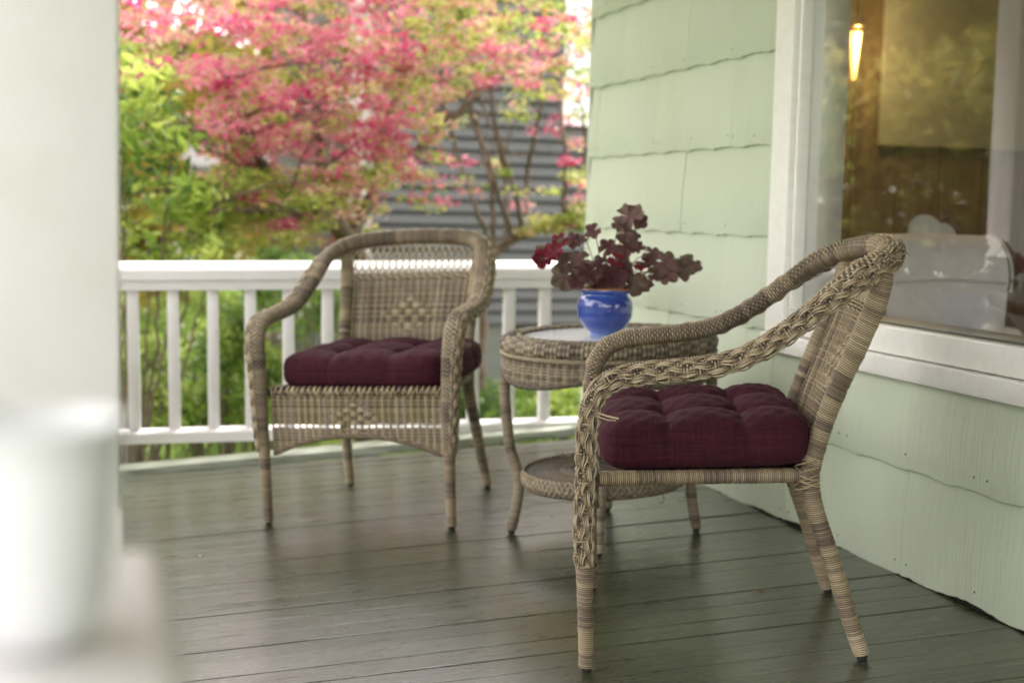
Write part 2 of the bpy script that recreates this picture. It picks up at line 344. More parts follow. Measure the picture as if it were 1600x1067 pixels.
m = MB(); m.box(2.124, 7.0, 5.30, 5.50, -.75, 3.2); m.box(6.8, 7.0, -3.0, 5.296, -.75, 3.2); m.box(2.124, 2.5, -3., -2.8, -.75, 3.2); m.box(2.501, 6.796, -3., -2.8, -.75, .7); m.box(2.501, 6.3, -3., -2.8, 2.45, 3.2); m.box(6.301, 6.796, -3., -2.8, .701, 3.2); hpart(m, 'outer_wall', PANEL)  # unseen end wall has an added opening that lets sky light into the room
m = MB(); m.box(2.124, 6.79, -2.79, 5.29, .02, .06); hpart(m, 'interior_floor', CARP)
m = MB(); m.box(2.124, 6.79, -2.79, 5.29, 2.6, 2.7); hpart(m, 'interior_ceiling', CEIL)
m = MB(); m.box(1.92, 7.3, -3.3, 5.9, 3.203, 3.4); hpart(m, 'roof', ROOF)
# shingles
CZ = [.397+.278*k for k in range(-2, 9)]              # bottom edges of the courses
nails = MB()
def shingle(y0, y1, zb, zt, zbot_wave=True, floorfit=False, lean=.015):
    n = max(3, int((y1-y0)/.02)+1); ys = np.linspace(y0, y1, n)
    wavec = (.0040*np.abs(np.sin(ys*np.pi/.21+zb*9))**.8*2-.004+.0010*np.sin(ys*2*np.pi/.061+zb*5)) if zbot_wave else 0*ys
    if floorfit: wavec = .007*np.sin(ys*7+1)+.004*np.sin(ys*23)+rng.normal(0, .0012, n)
    zz = zb+wavec; L = zt-zb; ext = .03; P = np.zeros((n, 6, 3)); j = rnd.uniform(-.0012, .0012)
    xo = WX-lean-j
    for k, (dx, z) in enumerate([(.0130, zz+.001), (.0, zz), (-.0012, zz+.003), (-.0008, zz*0+zb+.45*L), (.0138, zz*0+zt), (.0148, zz*0+zt)]):
        P[:, k, 0] = xo+dx+(.0006*np.sin(ys*9+zb) if k in (2, 3) else 0); P[:, k, 1] = ys; P[:, k, 2] = z
    m = MB(); m.grid(P)
    # side edges
    for a, s in ((0, 1), (n-1, -1)):
        q = P[a].copy(); q2 = q.copy(); q2[:, 0] = xo+.011; idx = []; mm = len(q)
        m.add(np.vstack([q, q2]), [(k, k+1, mm+k+1, mm+k) for k in range(mm-1)])
    o = hpart(m, 'shingle', SHINGLE, True); autosmooth(o, 40)
    return xo
joints = {1: 1.632, 2: 1.367}
offs = {0: 3.708, -1: 3.708, 1: 3.394, 2: 4.20, 3: 4.536, 4: 4.785, 5: 4.525, 6: 4.72, 7: 4.5}
for ci, zb in enumerate(CZ):
    k = ci-1                                           # k=0 is the course that reaches the porch floor
    if k < 0: continue
    zt = zb+.278+.02
    if k == 0: zb2 = .128; zt = .397+.02
    else: zb2 = .397+.278*(k-1); zt = zb2+.298
    y0j = offs.get(k, 4.6); wdt = .625
    a = y0j-wdt*14
    while a < 5.5:
        b = a+wdt; yy0, yy1 = max(a, -3.4)+.0007, min(b, 5.50)-.0007; a = b
        if yy1-yy0 < .02: continue
        segs = [(yy0, yy1, zb2, zt)]
        if zb2 < WZ1-.03 and zt > WZ0+.03:             # cut round the window
            segs = []
            if yy1 > WY1-.03 and yy1-(WY1-.03) > .12: segs.append((WY1-.03 if yy0-(WY1-.03) < .12 else yy0, yy1, zb2, zt))
            if yy0 < WY0+.03: segs.append((yy0, min(yy1, WY0+.03), zb2, zt))
            c0, c1 = max(yy0, WY0+.03), min(yy1, WY1-.03)
            if c1 > c0:
                if zb2 < WZ0+.02: segs.append((c0, c1, zb2, WZ0+.03))
                if zt > WZ1+.03: segs.append((c0, c1, WZ1-.03, zt))
        for s in segs:
            if s[1]-s[0] < .01: continue
            xo = shingle(*s, floorfit=(k == 0))
            for q in (.04, .5, .96):
                yy = lerp(s[0], s[1], q)
                bm = bmesh.new(); bmesh.ops.create_uvsphere(bm, u_segments=6, v_segments=4, radius=.0028, matrix=Matrix.Translation((xo-.0012, yy, s[2]+.035+rnd.uniform(-.006, .006)))); nails.bm(bm)
setp(hpart(nails, 'nail_heads', NAIL), kind='stuff')
# dark starter strip where the shingles meet the floor
m = MB(); m.box(1.9725, 1.984, -3.3, 5.45, .090, .150); hpart(m, 'base_strip', DARK)
# corner board at the far end
m = MB(); m.box(WX-.014, WX+.05, 5.502, 5.525, -.3, 3.15, .002); hpart(m, 'corner_board', SHINGLE)
# window
def wpart(m, name, mat, par, sm=True):
    o = m.build(name, mat, None, sm); o.parent = par; return o
m = MB(); xf_ = 1.948                                   # casing front
m.box(xf_, WX+.02, OY1+.012, WY1, WZ0+.052, WZ1, .003)
m.box(xf_, WX+.02, WY0, OY0-.012, WZ0+.052, WZ1, .003)
m.box(xf_+.001, WX+.02, OY0-.011, OY1+.011, OZ1+.012, WZ1, .003)
win = hpart(m, 'window', WHITE2)
m = MB(); m.box(xf_-.010, WX+.02, WY0-.01, WY1+.008, WZ0-.004, WZ0+.048, .003); wpart(m, 'sill', WHITE2, win)
m = MB(); m.box(xf_+.016, WX+.03, OY0-.010, OY1+.010, WZ0+.0505, OZ0, .004)
m.box(xf_+.018, WX+.03, OY1-.004, OY1+.011, OZ0+.001, OZ1+.01, .002); m.box(xf_+.018, WX+.03, OY0-.012, OY0+.03, OZ0+.001, OZ1+.01, .002); m.box(xf_+.018, WX+.03, OY0+.031, OY1-.005, OZ1-.02, OZ1+.01, .002)
wpart(m, 'sash', WHITE2, win)
m = MB(); m.box(1.9985, 2.0025, OY0-.005, OY1+.004, OZ0-.004, OZ1-.001); wpart(m, 'pane', GLASS, win, False)
m = MB(); m.box(2.006, 2.115, OY1-.012, OY1+.009, OZ0-.02, OZ1+.02); m.box(2.006, 2.22, OY0-.02, OY0+.0, OZ0-.02, OZ1+.02); m.box(2.006, 2.26, OY0+.001, OY1-.013, OZ0-.05, OZ0-.012); wpart(m, 'inner_jamb', WHITE2, win)
# interior panelled wall (boards) and shade on the far wall
yy = 5.30
for k in range(18):
    x0 = 2.2+.21*k; m = MB(); m.box(x0, x0+.204, yy-.014, yy-.002, .07, 2.59, .003); hpart(m, 'panel_board', PANEL)
a0 = at(1380, 228, 5.26); 
m = MB(); m.box(a0[0]-.02, a0[0]+1.05, 5.25, 5.282, a0[2], 2.45, .004); hpart(m, 'roller_shade', SHADE)

# lit sconce
p = at(1335, 88, 5.1); lamp = empty('wall_sconce', tuple(p), 'glowing amber tapered wall lamp seen through the window glass', 'wall lamp')
m = MB(); H = .19; th = np.linspace(0, 2*np.pi, 20, endpoint=False); zs = np.array([-.5, -.49, -.3, 0, .3, .49, .5])*H; rs = np.array([.004, .009, .013, .018, .023, .027, .024])
m.grid(np.stack([rs[:, None]*np.cos(th), rs[:, None]*np.sin(th), np.repeat(zs[:, None], 20, 1)], -1), cv=True); m.build('lamp_shade', LAMP, lamp)
m = MB(); m.grid(np.stack([np.array([.001, .034, .034, .001])[:, None]*np.cos(th), np.array([.001, .034, .034, .001])[:, None]*np.sin(th), np.repeat(np.array([.108, .108, .124, .124])[:, None], 20, 1)], -1), cv=True)
tube(m, [(0, 0, .118), (0, .10, .118), (0, .18, .118)], .008, 8); m.build('bracket', METAL, lamp)
ld = bpy.data.lights.new('sconce_light', 'POINT'); lo = bpy.data.objects.new('sconce_light', ld); COL.objects.link(lo); lo.parent = lamp; lo.location = (0, -.12, .05)
ld.energy = 2.6; ld.color = (1, .78, .5); ld.shadow_soft_size = .06

# armchair inside the room
p = at(1450, 430, 4.25); sx = p[0]
sofa = empty('upholstered_armchair', (sx, 4.25, .06), 'pale grey green upholstered armchair inside the room behind the window pane', 'armchair')
def rbox(x0, x1, y0, y1, z0, z1, r, seg=4):
    bm = bmesh.new(); bmesh.ops.create_cube(bm, size=1)
    for q in bm.verts: q.co = Vector((lerp(x0, x1, q.co.x+.5), lerp(y0, y1, q.co.y+.5), lerp(z0, z1, q.co.z+.5)))
    bmesh.ops.bevel(bm, geom=bm.edges[:], offset=r, segments=seg, profile=.5, affect='EDGES'); return bm
topz = at(1450, 366, 4.25)[2]-.06
def rolled(name, x0, x1, y0, y1, zt, r):
    m = MB(); th = np.linspace(-.25*np.pi, 1.25*np.pi, 18); yc = (y0+y1)/2; hw = (y1-y0)/2
    prof = [(yc-hw*.72, .12)]+[(yc-hw*1.0*math.cos(t-0)*1.0, zt-hw+hw*math.sin(t)) for t in np.linspace(-.3, np.pi+.3, 18)]+[(yc+hw*.72, .12)]
    n = 10; xs = np.linspace(x0, x1, n); P = np.zeros((n, len(prof), 3)); pinch = np.array([.90, .98, 1, 1, 1, 1, 1, 1, .98, .90])
    for j, (a, b) in enumerate(prof): P[:, j, 0] = xs; P[:, j, 1] = yc+(a-yc)*pinch; P[:, j, 2] = b*np.where(b > .3, .985+.015*pinch, 1)
    m.grid(P)
    for a in (0, -1):
        c = P[a].mean(0); m.add(np.vstack([P[a], c]), [(j, j+1, len(prof)) for j in range(len(prof)-1)])
    return m
m = rolled('back', -.22, .24, -.13, .16, topz, .1); back = m.build('backrest', SOFA, sofa)
m = MB(); prof = [(math.cos(t)*.142, math.sin(t)*.142) for t in np.linspace(-.3, np.pi+.3, 24)]
tube(m, [(-.222, .015+a, topz-.145+b) for a, b in prof], .006, 6); tube(m, [(.243, .015+a, topz-.145+b) for a, b in prof], .006, 6)
for t in (.9, 1.35): tube(m, [(.246, .015+.015*math.cos(t), topz-.145), (.25, .015+.135*math.cos(t), topz-.145+.135*math.sin(t))], .004, 5)
tube(m, [(-.2, -.128, topz-.16), (0, -.133, topz-.15), (.22, -.128, topz-.16)], .005, 5); m.build('piping', PILLOW, back)
m = MB(); m.bm(rbox(-.30, .34, .12, .75, .12, .42, .05)); m.build('seat', SOFA, sofa)
for s in (-.36, .32):
    m = MB(); m.bm(rbox(s, s+.13, .02, .74, .1, .58, .055)); m.build('arm', SOFA, sofa)
for a, b in ((-.3, -.08), (.32, -.08), (-.3, .68), (.32, .68)):
    m = MB(); m.box(a-.025, a+.025, b-.025, b+.025, 0, .13, .004); m.build('leg', PANEL, sofa)
p2 = at(1452, 352, 4.36); m = MB()
bm = bmesh.new(); bmesh.ops.create_uvsphere(bm, u_segments=24, v_segments=16, radius=1)
for q in bm.verts:
    x, y_, z = q.co; a_ = math.atan2(z, x); k = .80+.20*abs(math.sin(2*a_))**.7*1.15; q.co = Vector((x*.115*k, y_*.05*(1-.5*(x*x+z*z)), z*.105*k*(1+.10*x)))
m.bm(bm); o = m.build('throw_pillow', PILLOW); o.location = (p2[0], 4.36, .06+topz+.012-.05); o.rotation_euler = (0, math.radians(28), 0)
setp(o, 'small pale throw pillow leaning on top of the armchair inside the window', 'pillow')

# ------------------------------------------------------------------ railings and columns
RX, RY, RZ = 1., -.0736, .0157
def railxf(org, d):
    d = np.array(d, float); d /= np.linalg.norm(d); up = np.array([0, 0, 1.]); y_ = np.cross(up, d); y_ /= np.linalg.norm(y_); z_ = np.cross(d, y_)
    return Matrix(((d[0], y_[0], z_[0], org[0]), (d[1], y_[1], z_[1], org[1]), (d[2], y_[2], z_[2], org[2]), (0, 0, 0, 1)))
def railing(org, d, L, x_first, sp, label):
    """local x runs along the rail; z measured from the level of the rail line"""
    r = empty('porch_railing', None, label, 'railing', 'white railings round the porch', mat=railxf(org, d))
    def ext(name, prof, par):
        P = np.zeros((14, len(prof), 3)); xs = np.linspace(0, L, 14)
        for j, (a, b) in enumerate(prof): P[:, j, 0] = xs; P[:, j, 1] = a+rng.normal(0, .0003); P[:, j, 2] = b+rng.normal(0, .0003)
        m = MB(); m.grid(P, cv=True)
        for a in (0, 13): m.add(P[a], [tuple(range(len(prof)))])
        return autosmooth(m.build(name, WHITE, par), 30)
    ext('rail_cap', [(0, .716), (0, .753), (.006, .760), (.05, .783), (.075, .786), (.10, .783), (.144, .760), (.15, .753), (.15, .716)], r)
    ext('top_rail', [(.014, .676), (.012, .7155), (.12, .7155), (.118, .676)], r)
    ext('bottom_rail', [(.008, .082), (.008, .121), (.014, .127), (.03, .131), (.085, .131), (.10, .127), (.106, .121), (.106, .082)], r)
    x = x_first; proto = None
    while x < L-.02:
        if proto is None:
            m = MB(); m.box(-.0225, .0225, .035, .08, .1305, .6775, .0025); proto = m.build('baluster', WHITE, r); b = proto
        else:
            b = proto.copy(); COL.objects.link(b); b.parent = r
        b.location = (x+rnd.uniform(-.003, .003), rnd.uniform(-.001, .001), 0); b.rotation_euler = (0, rnd.uniform(-.003, .003), 0); x += sp
    return r
railing((-.02, 5.63, -.002), (1, RY, RZ), 1.985, .197, .1487, 'white wooden railing across the far end of the porch behind the chairs')
railing((-.12, 1.83, -.02), (0.0, 1, 0.006), 3.72, .12, .1487, 'white railing along the open garden side behind the near column')
def column(x0, x1, y0, y1, label):
    c = empty('porch_column', ((x0+x1)/2, (y0+y1)/2, -.02), label, 'column', 'white porch columns')
    cx, cy = (x0+x1)/2, (y0+y1)/2
    m = MB(); m.box(x0-cx, x1-cx, y0-cy, y1-cy, .006, 2.42, .004); m.build('shaft', WHITE, c)
    return c, cx, cy
col, cx_, cy_ = column(-.19, .0340, 1.58, 1.80, 'big out of focus white porch column at the left edge of the view')
m = MB(); m.box(-.125, .1165, -.123, .123, 0.02, .715, .006); o = m.build('plinth', WHITE, col)
m = MB(); m.box(-.113, .1145, -.1145, .1145, .716, 2.3, .006)
col2, a_, b_2 = column(-.20, -.022, 5.56, 5.74, 'square white corner column at the far end of the porch')
# pedestal in the near left corner with a white pot
Yp = .66; e_ = at(250, 850, Yp)
ped = empty('pedestal', (e_[0]-.16, .45, -.02), 'white pedestal with a flat cap very close to the lens at lower left', 'pedestal')
m = MB(); m.box(-.14, .13, -.17, .19, .0, e_[2]-.03, .006); m.build('shaft', WHITE, ped)
m = MB(); m.box(-.17, .16, -.20, Yp-.45, e_[2]-.03+.001, e_[2]+.02, .008); m.build('cap', WHITE, ped)
pc = at(48, 760, .52)
potw = empty('planter_pot', (pc[0]+.0, .52, e_[2]+.0005), 'blurred plain white round pot standing on the near pedestal', 'pot')
m = MB(); th = np.linspace(0, 2*np.pi, 48, endpoint=False); hh = at(60, 655, .52)[2]-e_[2]
pr = [(.0005, 0), (.017, 0), (.021, .003), (.026, .2*hh), (.029, .5*hh), (.0305, .8*hh), (.031, hh*.94), (.0335, hh*.96), (.0335, hh), (.0300, hh), (.0275, hh*.85), (.0005, hh*.8)]
m.grid(np.stack([np.array([a for a, b in pr])[:, None]*np.cos(th), np.array([a for a, b in pr])[:, None]*np.sin(th), np.repeat(np.array([b for a, b in pr])[:, None], 48, 1)], -1), cv=True); o = m.build('pot_body', CERAM, potw)

# ------------------------------------------------------------------ wicker chairs
def chair_parts():
    """list of (name, MB, material, parent index) in chair space: x lateral, y forward, z up"""
    out = []
    half = [(.298, .283, .232), (.302, .283, .30), (.305, .277, .38), (.308, .272, .45), (.313, .267, .52), (.318, .252, .580), (.320, .222, .613), (.320, .180, .627), (.32, .131, .632), (.32, .054, .637), (.317, -.023, .648), (.311, -.088, .673), (.300, -.167, .722), (.286, -.24, .776), (.262, -.298, .812), (.222, -.345, .832), (.16, -.372, .842), (.08, -.386, .847), (0, -.390, .849)]
    L = [np.array(p) for p in half]; full = L+[p*np.array([-1, 1, 1]) for p in L[-2::-1]]
    P, s = spline(full, .0062/3); n = len(P)
    k = np.clip((-.17-P[:, 1])/.16, 0, 1); O = np.stack([P[:, 0]*(1-k*.9), P[:, 1]*k, np.zeros(n)], 1); O[:, 0] += 1e-4
    T, A, B = frames(P, O)                                   # A outward, B = T x A
    B = np.where((B[:, 2]+B[:, 1]*.5 < 0)[:, None], -B, B)   # make B point up / forward
    z = P[:, 2]; down = np.clip((.60-z)/.37, 0, 1)*(P[:, 1] > .1)
    rl = lerp(.030, .0195, down**1.1); rn = lerp(.0205, .018, down)
    arch = np.clip((-P[:, 1]-.25)/.1, 0, 1); rl = lerp(rl, .026, arch); rn = lerp(rn, .024, arch)
    kk = 40; th = np.linspace(0, 2*np.pi, kk, endpoint=False); ring = np.arange(n)//3; sub = np.arange(n) % 3
    ns = 10
    prof = np.array([-.0026, .0004, .0004])[sub]
    grp = (ring//1) % 2
    face = .5+.5*np.cos(th-np.pi/2)                           # 1 on the upper / front face
    bump = np.sin(ns*th[None, :]+np.pi*grp[:, None])*.0028*np.clip((face[None, :]-.30)/.25, .06, 1)
    off = prof[:, None]+bump
    ce_, se = np.cos(th), np.sin(th); pw = .8
    cx2 = np.sign(ce_)*np.abs(ce_)**pw; sx2 = np.sign(se)*np.abs(se)**pw
    Gd = P[:, None]+(rl[:, None]+off)[:, :, None]*cx2[None, :, None]*A[:, None]+(rn[:, None]+off)[:, :, None]*sx2[None, :, None]*B[:, None]
    tn = bands(ring[-1]+1)[ring]; tt = np.clip(tn[:, None]*.75+.06+bump/.0027*.26+rng.normal(0, .04, (n, kk)), 0, 1); tt[sub == 0] *= .15  # groove rows of the weave carry painted shade in their tone
    # split: arm, top rail, arm
    i1 = int(np.argmin(np.abs(P[:, 1]+.335)+(P[:, 0] < 0))); i2 = int(np.argmin(np.abs(P[:, 1]+.335)+(P[:, 0] > 0)))
    segs = [('arm', 0, i1+1), ('top_rail', i1, i2+1), ('arm', i2, n)]
    for nm, a, b in segs:
        m = MB(); m.grid(Gd[a:b], tt[a:b], cv=True)
        for q, sg in ((a, 1), (b-1, -1)):
            m.add(np.vstack([Gd[q], P[q]]), [(j, (j+1) % kk, kk) for j in range(kk)], .2)
        # outer braid: bundles of cane plaited along the outward side
        S = s[a:b]; PP, AA, BB, TT = P[a:b], A[a:b], B[a:b], T[a:b]; RL, RN = rl[a:b], rn[a:b]
        st = slice(None, None, 3); S = S[st]; PP, AA, BB, RL, RN = PP[st], AA[st], BB[st], RL[st], RN[st]
        for g in range(6):
            for q in range(5):
                w0 = 2*np.pi*S/.052+np.pi*g+.35*np.sin(S*17+g)
                phi = -1.15+.46*g+.085*np.sin(w0+1.2*(g % 3))+(q-2)*.098+.04*np.sin(S*31+q*2.1+g)
                dep = np.cos(w0)
                lift = .0014+.0026*dep+(.0004*np.sin(S*190+q+g))+.0008*np.cos(w0+q*.6)
                cc, ss = np.cos(phi), np.sin(phi); cc = np.sign(cc)*np.abs(cc)**pw; ss = np.sign(ss)*np.abs(ss)**pw
                Q = PP+((RL+lift)*cc)[:, None]*AA+((RN+lift)*ss)[:, None]*BB
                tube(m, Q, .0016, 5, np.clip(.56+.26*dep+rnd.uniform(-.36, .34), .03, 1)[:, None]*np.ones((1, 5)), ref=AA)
        for j in range(0, len(S), 5):
            a0_ = rnd.uniform(-1.1, .6); f_ = np.linspace(a0_, a0_+rnd.uniform(.4, .8), 6); cc, ss = np.cos(f_), np.sin(f_); cc = np.abs(cc)**pw; ss = np.sign(ss)*np.abs(ss)**pw
            for dd in (0, 1):
                jj = min(j+dd, len(S)-1); li = .0036+.0010*np.sin(np.linspace(0, np.pi, 6)); Q = PP[jj]+(RL[jj]+li)[:, None]*cc[:, None]*AA[jj]+(RN[jj]+li)[:, None]*ss[:, None]*BB[jj]
                tube(m, Q, .0014, 4, rnd.uniform(.45, .95), ref=np.cross(AA[jj], BB[jj]))
        # stray stakes poking through the plait
        out.append((nm, m, 0, None))
    # front legs
    for sg in (1, -1):
        m = MB(); wrap(m, [(.297*sg, .283, .245, .0195), (.297*sg, .284, .20, .0178), (.296*sg, .285, .12, .0165), (.295*sg, .287, .012, .0158)]); out.append(('leg', m, 0, None)); leg = len(out)-1
        m = MB(); foot(m, .295*sg, .287, .0125); out.append(('foot_cap', m, 1, leg))
    # rear post plus leg
    post = [(.240, -.345, .812, .0205), (.233, -.331, .753, .022), (.226, -.290, .655, .0215), (.221, -.256, .582, .0205), (.219, -.223, .502, .020), (.220, -.198, .422, .0205), (.222, -.188, .385, .021)]
    low = [(.222, -.188, .383, .0205), (.225, -.202, .313, .019), (.232, -.235, .205, .0183), (.240, -.264, .096, .0175), (.246, -.290, .012, .0165)]
    for sg in (1, -1):
        m = MB(); wrap(m, [(x*sg, y, z, r) for x, y, z, r in post]); out.append(('rear_post', m, 0, None))
        m = MB(); wrap(m, [(x*sg, y, z, r) for x, y, z, r in low]); out.append(('leg', m, 0, None)); leg = len(out)-1
        m = MB(); foot(m, .246*sg, -.290, .0125); out.append(('foot_cap', m, 1, leg))
        # binding knot where side rail meets the post
        m = MB()
        for j in range(7):
            a = j*.0045; c0 = np.array([.221*sg, -.186, .372+a*1.6]); th_ = np.linspace(0, 2*np.pi, 18)
            tube(m, np.stack([c0[0]+.0245*np.cos(th_), c0[1]+.0245*np.sin(th_), c0[2]+.009*np.sin(th_+j*.2)*(1 if j % 2 else -1)], 1), .0024, 5, rnd.uniform(.4, .9), ref=(0, 0, 1))
        out.append(('binding', m, 0, None))
        m = MB(); wrap(m, [(.278*sg, .250, .408, .0155), (.25*sg, .03, .400, .0155), (.226*sg, -.178, .393, .0155)], pitch=.0042, ref=(0, 0, 1)); out.append(('side_rail', m, 0, None))
    # panels
    py = lambda z: np.interp(z, [.379, .422, .502, .582, .655, .753, .803, .85], [-.187, -.198, -.223, -.256, -.290, -.331, -.350, -.372])
    pw_ = lambda z: np.interp(z, [.379, .502, .655, .803], [.218, .217, .224, .236])
    def backpt(x, z):
        return np.stack([x, py(z)-.022*(1-(x/.23)**2), z+0*x], -1)
    m = MB(); nst = 18; rows = np.arange(.385, .711, .0046)
    for j, z in enumerate(rows):
        W_ = pw_(z)-.006; nx = nst*4+1; x = np.linspace(-W_, W_, nx); ph = (x+W_)/(2*W_)*nst*np.pi
        dia = (np.abs(x)/.10+np.abs(z-.595)/.062) < 1
        sgn = np.where(dia, np.where(((j//5)+0) % 2 == 0, 1, -1)*np.cos(ph), .55*np.cos(2*ph)+.25*(-1)**j)
        Q = backpt(x, np.full(nx, z)); Q[:, 1] += .0040*sgn+np.where(dia, .0022, 0)
        rz = np.where(dia, .0024, .0021)
        t_ = rnd.uniform(.35, .8); tube(m, Q, rz, 4, np.clip(t_+.22*sgn+np.where(dia, .1, 0), .05, 1)[:, None]*np.ones((1, 4)), ref=(0, 0, 1))
    out.append(('back_panel', m, 0, None)); bp = len(out)-1
    m = MB()
    for j in range(nst+1):
        u = -1+2*j/nst; z = np.linspace(.38, .722, 24); Q = np.stack([u*(pw_(z)-.006), py(z)-.022*(1-u*u), z], -1); Q[:, 1] += .001
        tube(m, Q, .0034, 5, rnd.uniform(.35, .7), ref=(1, 0, 0))
    out.append(('stakes', m, 0, bp))
    # twined band and crossing cane under the top rail
    m = MB()
    for q in range(2):
        for zoff in (.712, .7195, .727):
            x = np.linspace(-.228, .228, 160); Q = backpt(x, np.full(160, zoff)); w0 = x/.0125*np.pi/2+q*np.pi+zoff*300
            Q[:, 1] += .0042*np.cos(w0)+.003; Q[:, 2] += .002*np.sin(w0); tube(m, Q, .0024, 5, rnd.uniform(.4, .8), ref=(0, 0, 1))
    out.append(('twined_band', m, 0, None))
    m = MB()
    for sg in (1, -1):
        for j in range(-3, 21):
            for dd in (0, ):
                x0 = -.232+j*.0235+dd; z = np.linspace(.728, .836, 9); x = x0+sg*np.linspace(0, .050, 9)+(0 if sg > 0 else .05)
                ok = np.abs(x) < .232
                if ok.sum() < 4: continue
                Q = backpt(x[ok], z[ok]); Q[:, 1] += sg*.003*np.cos(np.linspace(0, 2*np.pi, 9))[ok]
                tube(m, Q, .0027, 4, rnd.uniform(.78, 1), ref=(1, 0, 0))
    out.append(('cane_lattice', m, 0, None))
    # front apron
    zlow = lambda x: .226+.056*np.clip(1-(np.abs(x)/.262)**2.2, 0, 1)
    m = MB(); nst = 24
    for j, z in enumerate(np.arange(.232, .416, .0046)):
        x = np.linspace(-.272, .272, nst*4+1); ok = zlow(x) < z+.001
        if abs(z-(.308)) < .006: continue
        ph = np.arange(len(x))/4*np.pi
        dia = (np.abs(x)/.085+np.abs(z-.335)/.055) < 1
        sgn = np.where(dia, np.where((j//3) % 2 == 0, 1, -1)*np.cos(ph), .5*np.cos(2*ph)+.3*(-1)**j)
        Q = np.stack([x, .262+.0038*sgn+np.where(dia, .002, 0)+.010*(1-(x/.27)**2), np.full(len(x), z)], -1)
        t_ = rnd.uniform(.35, .8); tw = np.clip(t_+.22*sgn, .05, 1)
        # contiguous runs only
        idx = np.where(ok)[0]
        for run in np.split(idx, np.where(np.diff(idx) > 1)[0]+1):
            if len(run) > 3: tube(m, Q[run], .0021, 4, tw[run][:, None]*np.ones((1, 4)), ref=(0, 0, 1))
    out.append(('front_apron', m, 0, None)); ap = len(out)-1
    m = MB()
    for j in range(nst+1):
        x = -.272+.544*j/nst; z = np.linspace(zlow(x), .415, 10); yb = .262+.010*(1-(x/.27)**2); tube(m, np.stack([x+0*z, yb+.001+0*z, z], -1), .0032, 5, rnd.uniform(.4, .85), ref=(1, 0, 0))
    out.append(('stakes', m, 0, ap))
    m = MB(); x = np.linspace(-.275, .275, 150)
    for q in range(3):
        w0 = x/.011*np.pi/2+q*2*np.pi/3; Q = np.stack([x, .266+.010*(1-(x/.27)**2)+.0048*np.cos(w0), zlow(x)-.003+.0048*np.sin(w0)], -1); tube(m, Q, .0034, 5, rnd.uniform(.35, .6), ref=(0, 0, 1))
    out.append(('edge_rope', m, 0, None))
    m = MB()                                               # rolled front edge: cane loops going over
    for j in range(60):
        x = -.272+.544*(j+.5)/60; t = np.linspace(-.5*np.pi, .62*np.pi, 8); yb = .252+.010*(1-(x/.27)**2)
        Q = np.stack([x+.004*np.sin(t)*(1 if j % 2 else -1), yb+.017*np.cos(t), .412+.013*np.sin(t)], -1); tube(m, Q, .0046, 5, rnd.uniform(.35, .85), ref=(1, 0, 0))
    out.append(('front_roll', m, 0, None))
    m = MB(); nx, ny = 60, 60; X2, Y2 = np.meshgrid(np.linspace(-1, 1, nx), np.linspace(-.185, .25, ny), indexing='ij'); W2 = np.interp(Y2, [-.185, .25], [.215, .265])
    Z2 = .400+.0015*np.sin(np.arange(nx)*1.3)[:, None]*np.sin(np.arange(ny)*1.7)[None]
    m.grid(np.stack([X2*W2, Y2, Z2], -1), .4+.2*np.sin(np.arange(nx)*1.3)[:, None]*np.sin(np.arange(ny)*1.7)[None]); m.grid(np.stack([X2*W2, Y2, Z2-.012], -1), .3); out.append(('seat', m, 0, None))
    # loose cane ends
    m = MB(); q = np.array
    tube(m, [(-.335, .262, .560), (-.345, .245, .556), (-.352, .222, .549), (-.356, .203, .545)], .0021, 5, .9)
    tube(m, [(-.335, .262, .555), (-.346, .246, .549), (-.352, .225, .542), (-.354, .208, .541)], .0018, 5, .75)
    for _ in range(16):
        i = rnd.randrange(60, n-60); p = P[i]+A[i]*(rl[i]+.003)+B[i]*rnd.uniform(-.01, .01); d = A[i]*rnd.uniform(.4, 1)+T[i]*rnd.uniform(-1, 1)+B[i]*rnd.uniform(-.7, .7); d /= np.linalg.norm(d)
        tube(m, [p, p+d*.007, p+d*.013+q([0, 0, -.002])], .0011, 4, rnd.uniform(.3, .9))
    for xx_ in (.226, .232, .24): tube(m, [(-xx_, -.10-xx_*.2, .388), (-xx_, -.098-xx_*.2, .378), (-xx_-.002, -.101-xx_*.2, .370)], .0009, 4, .2)
    out.append(('loose_cane', m, 0, None))
    return out
def foot(m, x, y, r):
    bm = bmesh.new(); bmesh.ops.create_cone(bm, cap_ends=True, segments=14, radius1=r*.8, radius2=r, depth=.016, matrix=Matrix.Translation((x, y, .0085))); m.bm(bm)
def posemat(x, y, a, dz=0):
    Nn = Vector((-TILT, 0, 1)).normalized(); F = Vector((math.cos(a), math.sin(a), 0)); F = (F-Nn*F.dot(Nn)).normalized(); Rt = F.cross(Nn)
    o = Vector((x, y, TILT*x+dz))
    return Matrix(((Rt.x, F.x, Nn.x, o.x), (Rt.y, F.y, Nn.y, o.y), (Rt.z, F.z, Nn.z, o.z), (0, 0, 0, 1)))
MB_ = posemat(1.3701, 2.9042, 2.7796); MA_ = posemat(.9342, 4.4409, -2.1147)
chB = empty('wicker_armchair', None, 'nearest wicker armchair seen from its side, turned toward the railing', 'armchair', 'wicker armchairs on the porch', mat=MB_)
objs = []
for nm, m, mi, par in chair_parts():
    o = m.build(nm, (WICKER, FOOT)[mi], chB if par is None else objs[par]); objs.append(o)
    if nm == 'loose_cane': o['kind'] = 'stuff'
    if nm == 'foot_cap': autosmooth(o)
    
chA = chB.copy(); COL.objects.link(chA); chA.matrix_world = MA_; chA['label'] = 'farther wicker armchair facing the camera with its back to the white railing'
new = []
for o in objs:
    c = o.copy(); COL.objects.link(c); c.parent = chA if o.parent == chB else new[objs.index(o.parent)]; new.append(c)

